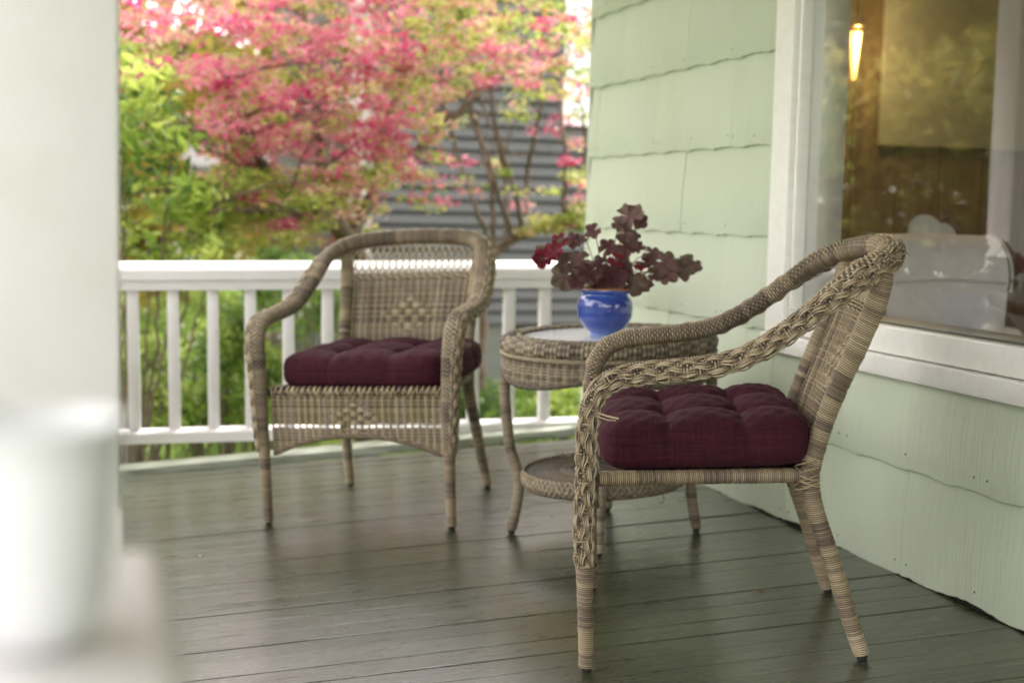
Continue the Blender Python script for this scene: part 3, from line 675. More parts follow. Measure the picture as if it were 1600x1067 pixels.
# ------------------------------------------------------------------ cushions
def cushion(hx, hy, hz, seed):
    r = np.random.default_rng(seed); n = 90; bm_ = MB()
    def surf(U, V, Wc):
        p = 7.0; den = (np.abs(U)**p+np.abs(V)**p+np.abs(Wc)**p)**(1/p); x, y, z = U/den, V/den, Wc/den
        # narrower waist at the seam, puffed top and bottom
        ax = np.abs(x); ay = np.abs(y); tu = .37
        gx = np.minimum(np.abs(x-tu), np.abs(x+tu)); gy = np.minimum(np.abs(y-tu), np.abs(y+tu))
        puff = np.clip(1-np.clip(ax, 0, 1)**6, 0, 1)*np.clip(1-np.clip(ay, 0, 1)**6, 0, 1)
        top = np.clip(z, 0, 1); bot = np.clip(-z, 0, 1)
        cell = np.sqrt(np.clip(gx/.33, 0, 1))*np.sqrt(np.clip(gy/.33, 0, 1))
        crx = np.exp(-gx/.085); cry = np.exp(-gy/.085); tuft = np.exp(-(gx**2+gy**2)/.012)
        dz_ = .015*puff*cell*top-.009*top*(crx+cry)*(1-.3*(ax+ay)/2)-.028*top*tuft-.006*bot*puff
        side = np.maximum(ax, ay) > .9
        crs = np.where(ay > ax, np.exp(-gx/.07), np.exp(-gy/.07))*(np.clip((np.maximum(ax, ay)-.75)/.2, 0, 1))*(.35+.65*np.clip((z+.6)/1.2, 0, 1))
        seam = np.exp(-np.abs(z-.05)/.05)*np.clip((np.maximum(ax, ay)-.8)/.15, 0, 1)
        bul = 1+.045*(1-z*z)*np.clip((np.maximum(ax, ay)-.6)/.3, 0, 1)-.032*crs-.010*seam
        wr = .0016*np.sin(x*31+y*9+seed)*np.cos(y*23+z*8)
        return np.stack([x*hx*bul, y*hy*bul, z*hz+dz_+wr], -1)
    t = np.linspace(-1, 1, n); t = np.sign(t)*np.abs(t)**.95; A_, B_ = np.meshgrid(t, t, indexing='ij'); tz = np.linspace(-1, 1, 30); A2, B2 = np.meshgrid(t, tz, indexing='ij'); O = np.ones_like
    bm_.grid(surf(A_, B_, O(A_))); bm_.grid(surf(A_, -B_, -O(A_)))
    bm_.grid(surf(A2, -O(A2), B2)); bm_.grid(surf(-A2, O(A2), B2)); bm_.grid(surf(O(A2), A2, B2)); bm_.grid(surf(-O(A2), -A2, B2))
    return bm_
def mkcush(name, M, loc, hx, hy, hz, seed, rot, label):
    m = cushion(hx, hy, hz, seed); o = m.build(name, CLOTH)
    bm = bmesh.new(); bm.from_mesh(o.data); bmesh.ops.remove_doubles(bm, verts=bm.verts, dist=.0004); bmesh.ops.recalc_face_normals(bm, faces=bm.faces); bm.to_mesh(o.data); bm.free()
    o.matrix_world = M @ Matrix.Translation(loc) @ Matrix.Rotation(rot, 4, 'Z')
    setp(o, label, 'cushion', 'burgundy seat cushions'); return o
mkcush('seat_cushion', MB_, (-.005, .028, .467), .254, .214, .053, 3, .02, 'tufted burgundy cushion on the nearest armchair seen from the side')
mkcush('seat_cushion', MA_, (-.014, .020, .468), .262, .226, .052, 8, -.02, 'tufted burgundy cushion on the farther armchair beside the railing')

# ------------------------------------------------------------------ side table
TC = (1.434, 3.815); TZ = fz(TC[0]); tab = empty('side_table', (TC[0], TC[1], TZ), 'round wicker side table with a glass top and lower shelf between the armchairs', 'table')
ang0 = math.radians(157)
angs = [ang0+k*math.pi/2 for k in range(4)]
RT = .312; HT = .585
def tc(a, r, z): return np.array([r*math.cos(a), r*math.sin(a), z+TILT*r*math.cos(a)*.6])
# top rolled rim
m = MB(); nr = 150; th = np.linspace(0, 2*np.pi, nr*4, endpoint=False); ph = np.linspace(-.42*np.pi, 1.15*np.pi, 22)
Rr = .026; q = np.arange(nr*4) % 4; pf_ = np.array([-.0016, .0, .0005, 0.])[q]
ring = np.arange(nr*4)//4
b_ = np.sin(7*ph[None, :]+np.pi*((ring//3) % 2)[:, None])*.0018
rr = Rr+pf_[:, None]+b_; cr = RT-.026
P = np.stack([(cr+rr*np.cos(ph)[None, :])*np.cos(th)[:, None], (cr+rr*np.cos(ph)[None, :])*np.sin(th)[:, None], HT-.026+rr*np.sin(ph)[None, :]], -1)
P[..., 2] += TILT*P[..., 0]*.6
tn = bands(nr)[ring]; tt = np.clip(tn[:, None]*.85+b_/.0018*.2, 0, 1)*np.ones((1, len(ph))); tt[q == 0] *= .4  # rim grooves darkened in tone, shade put into the colour
m.grid(P, tt, cu=True); m.build('rolled_rim', WICKER2, tab)
m = MB(); t = np.linspace(0, 2*np.pi, 420)                     # inner rope border
for k in range(3):
    w0 = t*58+k*2*np.pi/3; Q = np.stack([(RT-.055+.0055*np.cos(w0))*np.cos(t), (RT-.055+.0055*np.cos(w0))*np.sin(t), HT-.008+.0055*np.sin(w0)+TILT*.6*(RT-.055)*np.cos(t)], -1); tube(m, Q, .0044, 5, rnd.uniform(.4, .7), ref=(0, 0, 1))
m.build('rope_border', WICKER2, tab)
m = MB(); bm = bmesh.new(); bmesh.ops.create_cone(bm, cap_ends=True, segments=72, radius1=RT-.058, radius2=RT-.058, depth=.006, matrix=Matrix.Translation((0, 0, HT-.012)))
for v_ in bm.verts: v_.co.z += TILT*.6*v_.co.x
m.bm(bm); o = autosmooth(m.build('glass_top', TOP, tab))
m = MB(); bm = bmesh.new(); bmesh.ops.create_cone(bm, cap_ends=True, segments=72, radius1=RT-.03, radius2=RT-.03, depth=.006, matrix=Matrix.Translation((0, 0, HT-.024)))
for v_ in bm.verts: v_.co.z += TILT*.6*v_.co.x
m.bm(bm); m.build('top_frame', WICKER2, tab)
# woven skirt, scalloped between the legs
def zs_(t): return HT-.052-.078+ .0*t+.034*np.cos(4*(t-ang0))*0 - .012*np.cos(4*(t-ang0)) 
zlo = lambda t: HT-.135-.014+.036*(1-np.abs(np.cos(2*(t-ang0)))**.8)*-1+.0
zlo = lambda t: HT-.098-.028*(np.abs(np.sin(2*(t-ang0)))**1.3)
m = MB(); t = np.linspace(0, 2*np.pi, 4*76+1)
for j, z in enumerate(np.arange(HT-.128, HT-.036, .0046)):
    ok = zlo(t) < z+.001; ph_ = np.arange(len(t))/4*np.pi; sg = .55*np.cos(2*ph_)+.35*(-1)**j+(.5*np.cos(ph_) if (j//4) % 2 else 0)
    r = RT-.012+.0032*sg; Q = np.stack([r*np.cos(t), r*np.sin(t), z+TILT*.6*r*np.cos(t)], -1); tw = np.clip(rnd.uniform(.35, .75)+.2*sg, .05, 1)
    idx = np.where(ok)[0]
    for run in np.split(idx, np.where(np.diff(idx) > 1)[0]+1):
        if len(run) > 3: tube(m, Q[run], .0022, 4, tw[run][:, None]*np.ones((1, 4)), ref=(0, 0, 1))
for k in range(76):
    a = 2*np.pi*k/76; z = np.linspace(zlo(np.array(a)), HT-.03, 6); tube(m, np.stack([(RT-.012)*np.cos(a)+0*z, (RT-.012)*np.sin(a)+0*z, z+TILT*.6*RT*math.cos(a)], -1), .0030, 4, rnd.uniform(.3, .7), ref=(0, 1, .01))
m.build('skirt', WICKER2, tab)
m = MB(); t = np.linspace(0, 2*np.pi, 420)
for k in range(3):
    w0 = t*70+k*2*np.pi/3; r = RT-.010+.0045*np.cos(w0); tube(m, np.stack([r*np.cos(t), r*np.sin(t), zlo(t)-.003+.0045*np.sin(w0)+TILT*.6*r*np.cos(t)], -1), .0034, 5, rnd.uniform(.3, .6), ref=(0, 0, 1))
for k in range(3):
    w0 = t*48+k*2*np.pi/3; r = RT-.006+.004*np.cos(w0); tube(m, np.stack([r*np.cos(t), r*np.sin(t), HT-.052+.004*np.sin(w0)+TILT*.6*r*np.cos(t)], -1), .0030, 5, rnd.uniform(.6, .9), ref=(0, 0, 1))
m.build('edge_rope', WICKER2, tab)
for k, a in enumerate(angs):
    prof = [(.290, HT-.09, .017), (.297, HT-.14, .017), (.296, .40, .0165), (.290, .345, .016), (.283, .29, .016), (.276, .25, .0165), (.262, .21, .017), (.250, .165, .0165), (.250, .12, .016), (.257, .07, .0155), (.268, .012, .015)]
    m = MB(); ca, sa = math.cos(a), math.sin(a)
    wrap(m, [(r*ca, r*sa, z+TILT*r*ca, rad) for r, z, rad in prof], pitch=.0048, k=12, ref=(-sa, ca, 0)); lg = m.build('leg', WICKER2, tab)
    m = MB(); bm = bmesh.new(); bmesh.ops.create_cone(bm, cap_ends=True, segments=14, radius1=.009, radius2=.0115, depth=.015, matrix=Matrix.Translation((.268*ca, .268*sa, .0085+TILT*.268*ca))); m.bm(bm); autosmooth(m.build('foot_cap', FOOT, lg))
# lower shelf
RS = .232; HS = .186; m = MB(); nr_, nt_ = 60, 240; rad = np.linspace(.004, RS, nr_*2); th = np.linspace(0, 2*np.pi, nt_, endpoint=False)
rg = np.arange(nr_*2)//2
Z = np.array([-.0012, .0012])[np.arange(nr_*2) % 2][:, None]+.0016*np.sin(30*th[None, :]+np.pi*(rg % 2)[:, None])*np.clip(rad/.1, 0, 1)[:, None]+.006*(1-(rad/RS)**2)[:, None]
P = np.stack([rad[:, None]*np.cos(th), rad[:, None]*np.sin(th), HS+Z+TILT*rad[:, None]*np.cos(th)], -1); tt = bands(nr_)[rg][:, None]*.8+.15*np.sin(30*th[None, :]+np.pi*(rg % 2)[:, None]); tt[::2] *= .5  # sunken shelf rows toned down, groove shade put into the colour
m.grid(P, np.clip(tt, 0, 1), cv=True); P2 = P.copy(); P2[..., 2] -= .012; m.grid(P2, .3, cv=True); m.build('lower_shelf', WICKER2, tab)
m = MB(); t = np.linspace(0, 2*np.pi, 420)
for g in range(4):
    for k in range(3):
        w0 = t*22+2*np.pi*g/4; lat = .017*np.sin(w0)+(k-1)*.0045; dep = .0035*np.cos(2*w0); r = RS+.002+dep+.004; tube(m, np.stack([r*np.cos(t), r*np.sin(t), HS-.012+lat+TILT*r*np.cos(t)], -1), .0026, 5, rnd.uniform(.4, .95), ref=(0, 0, 1))
m.build('shelf_braid', WICKER2, tab)
m = MB()
for j in range(190):
    a = 2*np.pi*j/190; ph_ = np.linspace(-.5*np.pi, .5*np.pi, 5); Q = np.stack([(RS-.008+.012*np.cos(ph_))*math.cos(a), (RS-.008+.012*np.cos(ph_))*math.sin(a), HS-.020+.019*np.sin(ph_)+TILT*RS*math.cos(a)], -1); tube(m, Q, .0036, 4, rnd.uniform(.2, .6), ref=(-math.sin(a), math.cos(a), 0))
m.build('shelf_binding', WICKER2, tab)
m = MB()
for a_, ln in ((-1.2, .03), (-.75, .045), (2.6, .02)):
    p = tc(a_, RS+.005, HS-.03); d = np.array([math.cos(a_), math.sin(a_), 0]); tube(m, [p, p+d*.012+np.array([0, 0, -ln*.5]), p+d*.004+np.array([0, 0, -ln]), p-d*.012+np.array([0, 0, -ln*.9])], .0014, 4, .35)
m.build('loose_cane', WICKER2, tab)

# ------------------------------------------------------------------ blue pot and heuchera
PX = at(944, 522, 3.79); PZ = TZ+HT-.009+TILT*.6*(PX[0]-TC[0]); pot = empty('flower_pot', (PX[0], 3.79, PZ), 'glossy cobalt blue glazed flower pot with a bare clay rim on the side table', 'pot')
m = MB(); th = np.linspace(0, 2*np.pi, 56, endpoint=False)
pr = [(.0005, 0), (.038, 0), (.0405, .002), (.041, .009), (.049, .017), (.0615, .030), (.0728, .048), (.0780, .066), (.0790, .082), (.0785, .095), (.0750, .107), (.0690, .1155), (.0660, .121), (.0675, .124), (.0725, .1265), (.0745, .130), (.0745, .1350), (.0725, .1375), (.068, .1378), (.0655, .135), (.062, .120), (.0005, .118)]
pr = np.array(pr); Ps, _ = spline(np.c_[pr, np.zeros(len(pr))], .0025)
m.grid(np.stack([np.clip(Ps[:, :1], .0003, 1)*np.cos(th), np.clip(Ps[:, :1], .0003, 1)*np.sin(th), np.repeat(Ps[:, 1:2], 56, 1)], -1), cv=True); m.build('pot_body', POT, pot)
m = MB(); t = np.linspace(0, 2*np.pi, 57); tube(m, np.stack([.0722*np.cos(t), .0722*np.sin(t), .1372+.0006*np.sin(3*t)], -1), .0026, 8, ref=(0, 0, 1)); m.build('rim', N('bare_clay', (.38, .16, .05), .75).m, pot)
m = MB(); bm = bmesh.new(); bmesh.ops.create_cone(bm, cap_ends=True, segments=32, radius1=.060, radius2=.062, depth=.01, matrix=Matrix.Translation((0, 0, .122))); m.bm(bm); m.build('soil', SOIL, pot)
plant = empty('heuchera_plant', (PX[0], 3.79, PZ+.122), 'dark purple leaved heuchera growing in the blue pot', 'plant')
def leaf_mesh(seed):
    r_ = random.Random(seed); nl = 7; na, nr = 64, 7; m = MB(); th = np.linspace(-np.pi*.93, np.pi*.93, na); lob = np.abs(np.cos(th*nl/2/.93*.93))
    lob = np.abs(np.cos(th*2.5)); out = (.66+.34*lob**.55)*(1+.08*np.cos(th))+.030*np.abs(np.sin(th*15+seed)); rr = np.linspace(.02, 1, nr)
    P = np.zeros((nr, na, 3)); P[..., 0] = rr[:, None]*out*np.cos(th); P[..., 1] = rr[:, None]*out*np.sin(th)
    cup = r_.uniform(-.35, .25); P[..., 2] = cup*rr[:, None]**2+.13*rr[:, None]**2*np.sin(th*nl+seed)+.10*(rr[:, None]**1.5)*np.cos(th*3+seed*1.7)
    P2 = P.copy(); P2[..., 2] -= .02
    m.grid(P, .5+.25*(rr[:, None]-.5)+0*th); m.grid(P2[:, ::-1], .4); 
    E = np.stack([P[-1], P2[-1]], 0); m.grid(E, .5)
    return m
LM = [leaf_mesh(s) for s in range(7)]
leaves = [(982, 337, 27, .55, 0), (968, 346, 15, .5, .01), (1000, 344, 14, .45, -.01), (978, 362, 17, .6, 0), (990, 366, 12, .65, .02), (948, 386, 16, .35, .01), (975, 381, 22, .4, -.01), (994, 384, 14, .38, 0), (963, 404, 14, .92, -.03), (928, 359, 14, .4, .02), (897, 374, 14, .38, .03), (912, 370, 9, .5, .03), (875, 374, 14, .9, 0), (864, 393, 18, .97, -.01), (847, 403, 17, .95, 0), (846, 391, 11, .7, .01), (887, 411, 24, .62, -.02), (909, 404, 18, .6, -.03), (884, 430, 24, .65, -.03), (904, 438, 15, .25, -.04), (922, 425, 22, .3, -.05), (936, 436, 20, .25, -.05), (948, 425, 22, .28, -.03), (962, 432, 20, .22, -.05), (975, 427, 20, .3, -.02), (940, 410, 15, .45, .0), (957, 415, 17, .3, .02), (974, 412, 14, .4, .03), (905, 422, 14, .3, .03), (999, 411, 12, .92, 0), (1010, 408, 11, .3, .01), (1017, 394, 16, .5, .02), (1037, 408, 21, .55, -.01), (1043, 426, 19, .5, -.01), (1024, 426, 15, .42, .01), (1064, 420, 22, .72, 0), (1078, 406, 19, .68, .01), (1086, 415, 12, .7, 0), (990, 441, 22, .78, -.05), (1006, 439, 17, .75, -.04)]
base = np.array([PX[0], 3.79, PZ+.125])
stem = MB()
for i, (px_, py_, sz, tn_, dy) in enumerate(leaves):
    P = at(px_, py_, 3.79+dy); c = P-base; s_ = sz*.00187*.93
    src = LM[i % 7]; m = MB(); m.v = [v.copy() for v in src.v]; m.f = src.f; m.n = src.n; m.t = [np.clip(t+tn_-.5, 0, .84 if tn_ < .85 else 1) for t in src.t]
    o = m.build('leaf', HEU, plant)
    if tn_ > .85: o['label'] = 'bright red leaf'
    out_ = Vector((c[0], c[1]*.4, 0)); out_ = out_.normalized() if out_.length > .001 else Vector((0, -1, 0))
    nrm = (Vector((-.25, -.85, .45))+.45*Vector((rnd.uniform(-1, 1), rnd.uniform(-.6, .6), rnd.uniform(-1, 1)))).normalized()
    ax = (out_*.9+Vector((0, 0, -.35+rnd.uniform(-.5, .5)))); ax = (ax-nrm*ax.dot(nrm)).normalized(); ay = nrm.cross(ax)
    o.matrix_local = Matrix(((ax.x*s_, ay.x*s_, nrm.x*s_, c[0]), (ax.y*s_, ay.y*s_, nrm.y*s_, c[1]), (ax.z*s_, ay.z*s_, nrm.z*s_, c[2]), (0, 0, 0, 1)))
    a0_ = np.array([c[0]*.18, c[1]*.12+rnd.uniform(-.01, .01), -.003]); pt = c-np.array(ax)*s_*.1; mid = lerp(a0_, pt, .55)+np.array([0, 0, .018+.1*abs(c[0])*.6])
    Q, _ = spline([a0_, mid, pt], .006); tube(stem, Q, .0014, 5, .6)
stem.build('stems', leafmat('stem', [(0, (.10, .06, .03)), (1, (.28, .17, .08))], .1).m, plant)

# small litter on the boards
def litter(px_, py_, label, col_, s_, name='dry_leaf', cat='leaf'):
    r = RM @ np.array([(px_-800)/FPX, (py_-533.5)/FPX, 1.]); k = -CAM[2]/(r[2]-TILT*r[0]); P = CAM+r*k
    bm = bmesh.new(); bmesh.ops.create_icosphere(bm, subdivisions=2, radius=1)
    for v_ in bm.verts: v_.co = Vector((v_.co.x*s_*1.5, v_.co.y*s_*.8, max(0, v_.co.z)*s_*.55*(1+.4*math.sin(v_.co.x*5)))) 
    m = MB(); m.bm(bm); o = m.build(name, N(name+'_surface', col_, .8).m); o.location = (P[0], P[1], P[2]+.0006); o.rotation_euler[2] = rnd.uniform(0, 3); setp(o, label, cat)
litter(313, 869, 'tiny pale pebble on the floor boards left of the farther armchair', (.55, .5, .38), .0055, 'pebble', 'pebble')
litter(1189, 924, 'small brown dry leaf scrap under the nearest armchair', (.16, .06, .025), .0055)
litter(862, 806, 'dark speck of seed on the floor beside the table foot', (.03, .025, .02), .004, 'seed', 'seed')

# ------------------------------------------------------------------ garden
def leafcloud(C, size, tones, name, mat, parent, flat=.5, aspect=.6, jitter=1.):
    n = len(C); nrm = rng.normal(0, 1, (n, 3)); nrm[:, 2] = np.abs(nrm[:, 2])+flat; nrm /= np.linalg.norm(nrm, axis=1)[:, None]
    a = rng.normal(0, 1, (n, 3)); a -= nrm*(a*nrm).sum(1)[:, None]; a /= np.linalg.norm(a, axis=1)[:, None]; b = np.cross(nrm, a)
    s = size*rng.uniform(.6, 1.3, n)[:, None]
    V = np.stack([C-a*s, C+b*s*aspect-nrm*s*.15, C+a*s, C-b*s*aspect-nrm*s*.15], 1).reshape(-1, 3)
    F = np.arange(4*n).reshape(-1, 4); m = MB(); m.v = [V]; m.f = [F]; m.t = [np.repeat(tones, 4)]; m.n = 4*n
    o = m.build(name, mat, None, False)
    if parent: o.parent = parent; o.matrix_parent_inverse = parent.matrix_basis.inverted()
    return o
def treeempty(name, p, label, cat='tree', group=None): 
    o = empty(name, tuple(p), label, cat, group); return o
def tpart(m, name, mat, par, sm=True):
    o = m.build(name, mat, None, sm); o.parent = par; o.matrix_parent_inverse = par.matrix_basis.inverted(); return o
def limb(pts, r0, r1, m, k=7):
    Q, s = spline(pts, .06); tube(m, Q+rng.normal(0, .006, Q.shape), np.linspace(r0, r1, len(Q)), k)
    return Q
def pads(centers, n, rx, rz):
    C = []
    for c in centers:
        k = int(n*rnd.uniform(.6, 1.4)); u = rng.normal(0, 1, (k, 3)); u /= np.linalg.norm(u, axis=1)[:, None]; r = rng.uniform(0, 1, k)**.45
        C.append(np.array(c)+u*r[:, None]*np.array([rx, rx, rz])*rnd.uniform(.6, 1.3))
    return C
# --- maple with pink and green leaves
T1 = at(575, 560, 8.6); T1[2] = G; mp = treeempty('maple_tree', T1, 'spreading maple with bright pink and yellow green leaves behind the railing')
def A3(px_, py_, Y): return at(px_, py_, Y)
m = MB()
limb([T1, A3(572, 470, 8.5), A3(552, 385, 8.4), A3(520, 345, 8.3)], .085, .055, m, 10)
tpart(m, 'trunk', BARK, mp)
limbs = [[A3(520, 345, 8.3), A3(470, 318, 8.2), A3(420, 270, 8.1), A3(372, 190, 8.0), A3(340, 90, 7.9)], [A3(530, 352, 8.35), A3(470, 340, 8.0), A3(400, 330, 7.7), A3(320, 330, 7.5)], [A3(548, 375, 8.4), A3(585, 290, 8.6), A3(610, 180, 8.7), A3(640, 40, 8.9), A3(660, -80, 9)], [A3(520, 345, 8.3), A3(500, 250, 8.5), A3(490, 130, 8.6), A3(470, -30, 8.8)], [A3(585, 290, 8.6), A3(650, 240, 8.7), A3(720, 170, 8.8), A3(800, 110, 8.9)], [A3(420, 270, 8.1), A3(330, 230, 8.3), A3(240, 150, 8.4)]]
allq = []
for Lb in limbs:
    m = MB(); Q = limb(Lb, .042, .010, m); allq.append(Q)
    for _ in range(9):
        i = rnd.randrange(len(Q)//4, len(Q)); d = rng.normal(0, 1, 3); d[2] = abs(d[2])*.4; d /= np.linalg.norm(d); L_ = rnd.uniform(.3, .8)
        q2 = limb([Q[i], Q[i]+d*L_*.5+[0, 0, .05], Q[i]+d*L_], .010, .003, m, 4); allq.append(q2)
    tpart(m, 'limb', BARK, mp)
def crown(pl, name, par, mat, size, flat=.8, aspect=.55):
    """pl: list of (centre, n, rx, rz, mean tone, spread)"""
    C = []; Tn = []
    for c, n, rx, rz, tm, sp in pl:
        for q in pads([c], n, rx, rz): C.append(q); Tn.append(np.clip(rng.normal(tm+rnd.gauss(0, .06), sp, len(q)), 0, 1))
    return leafcloud(np.concatenate(C), size, np.concatenate(Tn), name, mat, par, flat, aspect)
pl = []
def dens(px_, py_):
    # overall maple mass over the left and middle
    d = 1.0
    if py_ > 240: d *= max(0, 1-(py_-240)/ (150 if px_ < 560 else 90))
    if px_ > 640 and py_ > 150: d *= max(.0, 1-(px_-640)/90)
    if px_ > 760: d *= .62
    if px_ < 330 and py_ > 130: d *= .12
    if px_ < 400 and py_ < 130: d *= .55
    return d
cnt = 0
while cnt < 1000:
    px_ = rnd.uniform(180, 960); py_ = rnd.uniform(-120, 360)
    if rnd.random() > dens(px_, py_): continue
    Yd = rnd.uniform(7.4, 9.4); c = at(px_, py_, Yd)
    pinkish = .10+.28*rnd.random() if (px_ < 650 and rnd.random() < .6) or (rnd.random() < .3) else rnd.uniform(.45, .9)
    if py_ > 250: pinkish = rnd.choice([.2, .6, .75, .85])
    if px_ > 640 and py_ < 140: pinkish = rnd.choice([.35, .55, .66, .78, .9, .2])
    pl.append((c, 46, .12, .05, pinkish, .17)); cnt += 1
for _ in range(90):
    a, b = rnd.uniform(290, 580), rnd.uniform(270, 385)
    pl.append((at(a, b, rnd.uniform(7.4, 9.0)), 70, .16, .055, rnd.choice([.5, .66, .74, .8, .88, .25]), .1))
crown(pl, 'crown', mp, MAPLE, .020)
# --- second maple, many thin stems against the grey house
T2 = at(752, 480, 9.6); T2[2] = G; m2 = treeempty('maple_tree', T2, 'thin stemmed maple with sparse pink leaves standing before the grey siding')
m = MB(); limb([T2, A3(752, 430, 9.6), A3(772, 398, 9.6), A3(802, 372, 9.6), A3(850, 352, 9.6), A3(910, 322, 9.6), A3(960, 305, 9.6)], .06, .028, m, 9); tpart(m, 'trunk', BARK, m2)
for Lb in [[(772, 398), (768, 300), (745, 200), (700, 60), (680, -40)], [(790, 380), (790, 280), (772, 180), (760, 60), (765, -40)], [(815, 368), (806, 300), (780, 230), (740, 130)], [(830, 362), (822, 280), (842, 180), (850, 60), (870, -60)], [(880, 338), (884, 240), (876, 150), (900, 30)], [(772, 398), (745, 330), (712, 230), (690, 160), (650, 80)], [(905, 322), (915, 240), (905, 130)], [(802, 372), (765, 260), (735, 180), (725, 90)]]:
    m = MB(); Q = limb([A3(a, b, 9.6+rnd.uniform(-.3, .3)*(i > 0)) for i, (a, b) in enumerate(Lb)], .020, .007, m, 6)
    for _ in range(6):
        i = rnd.randrange(len(Q)//4, len(Q)); d = rng.normal(0, 1, 3); d[2] = abs(d[2]); d /= np.linalg.norm(d); L_ = rnd.uniform(.2, .6); limb([Q[i], Q[i]+d*L_*.5, Q[i]+d*L_+[0, 0, .05]], .006, .002, m, 4)
    tpart(m, 'limb', BARK, m2)
pl = []
for _ in range(120):
    px_ = rnd.uniform(640, 930); py_ = rnd.uniform(-60, 330)
    if 150 < py_ and rnd.random() < .45: continue
    pl.append((at(px_, py_, rnd.uniform(9.0, 10.0)), 34, .13, .05, rnd.choice([.1, .2, .3, .6, .75, .85]), .15))
for px_, py_ in ((880, 345), (850, 352), (905, 330), (865, 365), (915, 345), (830, 360), (895, 350)):
    for _ in range(2): pl.append((at(px_+rnd.uniform(-12, 12), py_+rnd.uniform(-14, 10), 9.5), 60, .11, .05, rnd.choice([.72, .8, .85, .6]), .08))
crown(pl, 'crown', m2, MAPLE, .024)
# --- green camellia-like shrub at left
def shrub(base, label, pl, name='leafy_shrub', cat='shrub', size=.035, mat=None, stems=6, group=None, aspect=.45):
    e = treeempty(name, base, label, cat, group); m = MB(); cs = [p[0] for p in pl]
    for i in range(stems):
        c = cs[rnd.randrange(len(cs))]; limb([np.array(base), lerp(np.array(base), c, .5)+rng.normal(0, .05, 3), c], .014, .004, m, 5)
    tpart(m, 'stems', BARK, e); crown(pl, 'crown', e, mat or GREENL, size, .3, aspect); return e
pl = []
for _ in range(150):
    px_ = rnd.uniform(120, 345); py_ = rnd.uniform(60, 420)
    if px_ > 200+max(0, (py_-60))*.6: continue
    if py_ > 330 and rnd.random() < .45: continue
    pl.append((at(px_, py_, rnd.uniform(7.0, 8.0)), 26, .15, .12, rnd.choice([.45, .7, .85, .95, 1.]), .15))
b0 = at(200, 480, 7.5); b0[2] = G; shrub(b0, 'tall glossy green shrub at the left beside the near column', pl, size=.042, stems=14)
# --- low shrubs and perennials below the rail
def lowbush(px_, py_, Y, rx, rz, tn_, label, n=1300, size=.028, nm='garden_bush', mat=None):
    c = at(px_, py_, Y); b0 = c.copy(); b0[2] = G; pl = []
    for _ in range(34): 
        u = rng.normal(0, 1, 3); u /= np.linalg.norm(u); u[2] = abs(u[2])*1.0-.2
        pl.append((c+u*np.array([rx, rx, rz])*rnd.uniform(.3, 1), n/34, .13, .09, tn_+rnd.uniform(-.2, .2), .12))
    return shrub(b0, label, pl, nm, 'bush', size, mat, 5)
lowbush(215, 640, 8.0, .35, .25, .75, 'low yellow green bush behind the leftmost balusters', 1500)
lowbush(300, 560, 9.4, .42, .30, .62, 'soft mid green bush behind the third baluster')
lowbush(365, 560, 8.4, .30, .40, .60, 'upright leafy green bush left of the farther armchair', 1500)
lowbush(440, 610, 8.2, .3, .25, .7, 'green bush low behind the farther armchair legs')
lowbush(225, 520, 12.5, .5, .30, .6, 'rounded bush further back beside the lawn edge')
lowbush(390, 500, 12.0, .6, .35, .35, 'dark green bush beyond the lawn')
lowbush(475, 510, 10.5, .5, .4, .55, 'orange tinted green bush in the gap left of the chair back', mat=GREENL)
for a, b, Y, t_, lb in ((205, 585, 8.6, .8, 'bright yellow green bush just beyond the leftmost baluster'), (255, 640, 8.9, .55, 'deep green bush low between the first two balusters'), (335, 640, 8.6, .7, 'fresh green bush low between the third and fourth balusters'), (400, 630, 9.0, .5, 'dark green bush low beside the farther armchair front leg'), (320, 500, 11.2, .7, 'light green bush in the middle distance left of the chair'), (480, 450, 10.2, .6, 'green bush rising behind the farther armchair arm'), (250, 440, 13.5, .65, 'bushy hedge plant across the lawn under the rail top'), (430, 430, 13.0, .45, 'dark hedge plant across the lawn left of the maple trunk')):
    lowbush(a, b, Y, .38, .34, t_, lb, 1700)
lowbush(740, 640, 9.6, .35, .20, .35, 'small dark green bush at the foot of the grey house')
lowbush(790, 625, 9.9, .32, .22, .5, 'fern green bush behind the left table leg')
lowbush(880, 640, 9.8, .36, .24, .85, 'yellow green bush near the house corner')
lowbush(690, 590, 10.6, .3, .3, .6, 'green bush low between chair back and table')
# lawn grass tufts as a mass
n = 26000; gx_ = rng.uniform(-1.5, 6, n); gy_ = rng.uniform(6.3, 17, n)
C_ = np.stack([gx_, gy_, np.full(n, G+.05)], 1); o = leafcloud(C_, .045, np.clip(rng.normal(.68, .13, n), 0, 1), 'grass', GREENL, None, .0, .18); setp(o, 'short bright green grass and ground cover of the garden', 'grass', None, 'stuff')
# white blossoms
m = MB(); 
fl_p = [(rnd.uniform(190, 500), rnd.uniform(465, 690), rnd.uniform(8.2, 9.5)) for _ in range(45)]
bmF = treeempty('flowering_plant', (1.0, 8.5, G), 'scattered white blossoms on thin stems among the bushes beyond the railing', 'flowers')
st_ = MB(); pe = MB()
for a, b, Y in fl_p:
    c = at(a, b, Y); limb([np.array([c[0]+rnd.uniform(-.1, .1), c[1], G]), c], .004, .003, st_, 4)
    for k in range(5):
        t_ = k*2*np.pi/5; d = np.array([math.cos(t_), -.35, math.sin(t_)])*.020; pe.add([c, c+d*.6+[.006, 0, 0], c+d, c+d*.6-[.006, 0, 0]], [(0, 1, 2, 3)])
tpart(st_, 'stems', GREENL, bmF); setp(tpart(pe, 'petals', WHITE, bmF, False), kind='stuff')

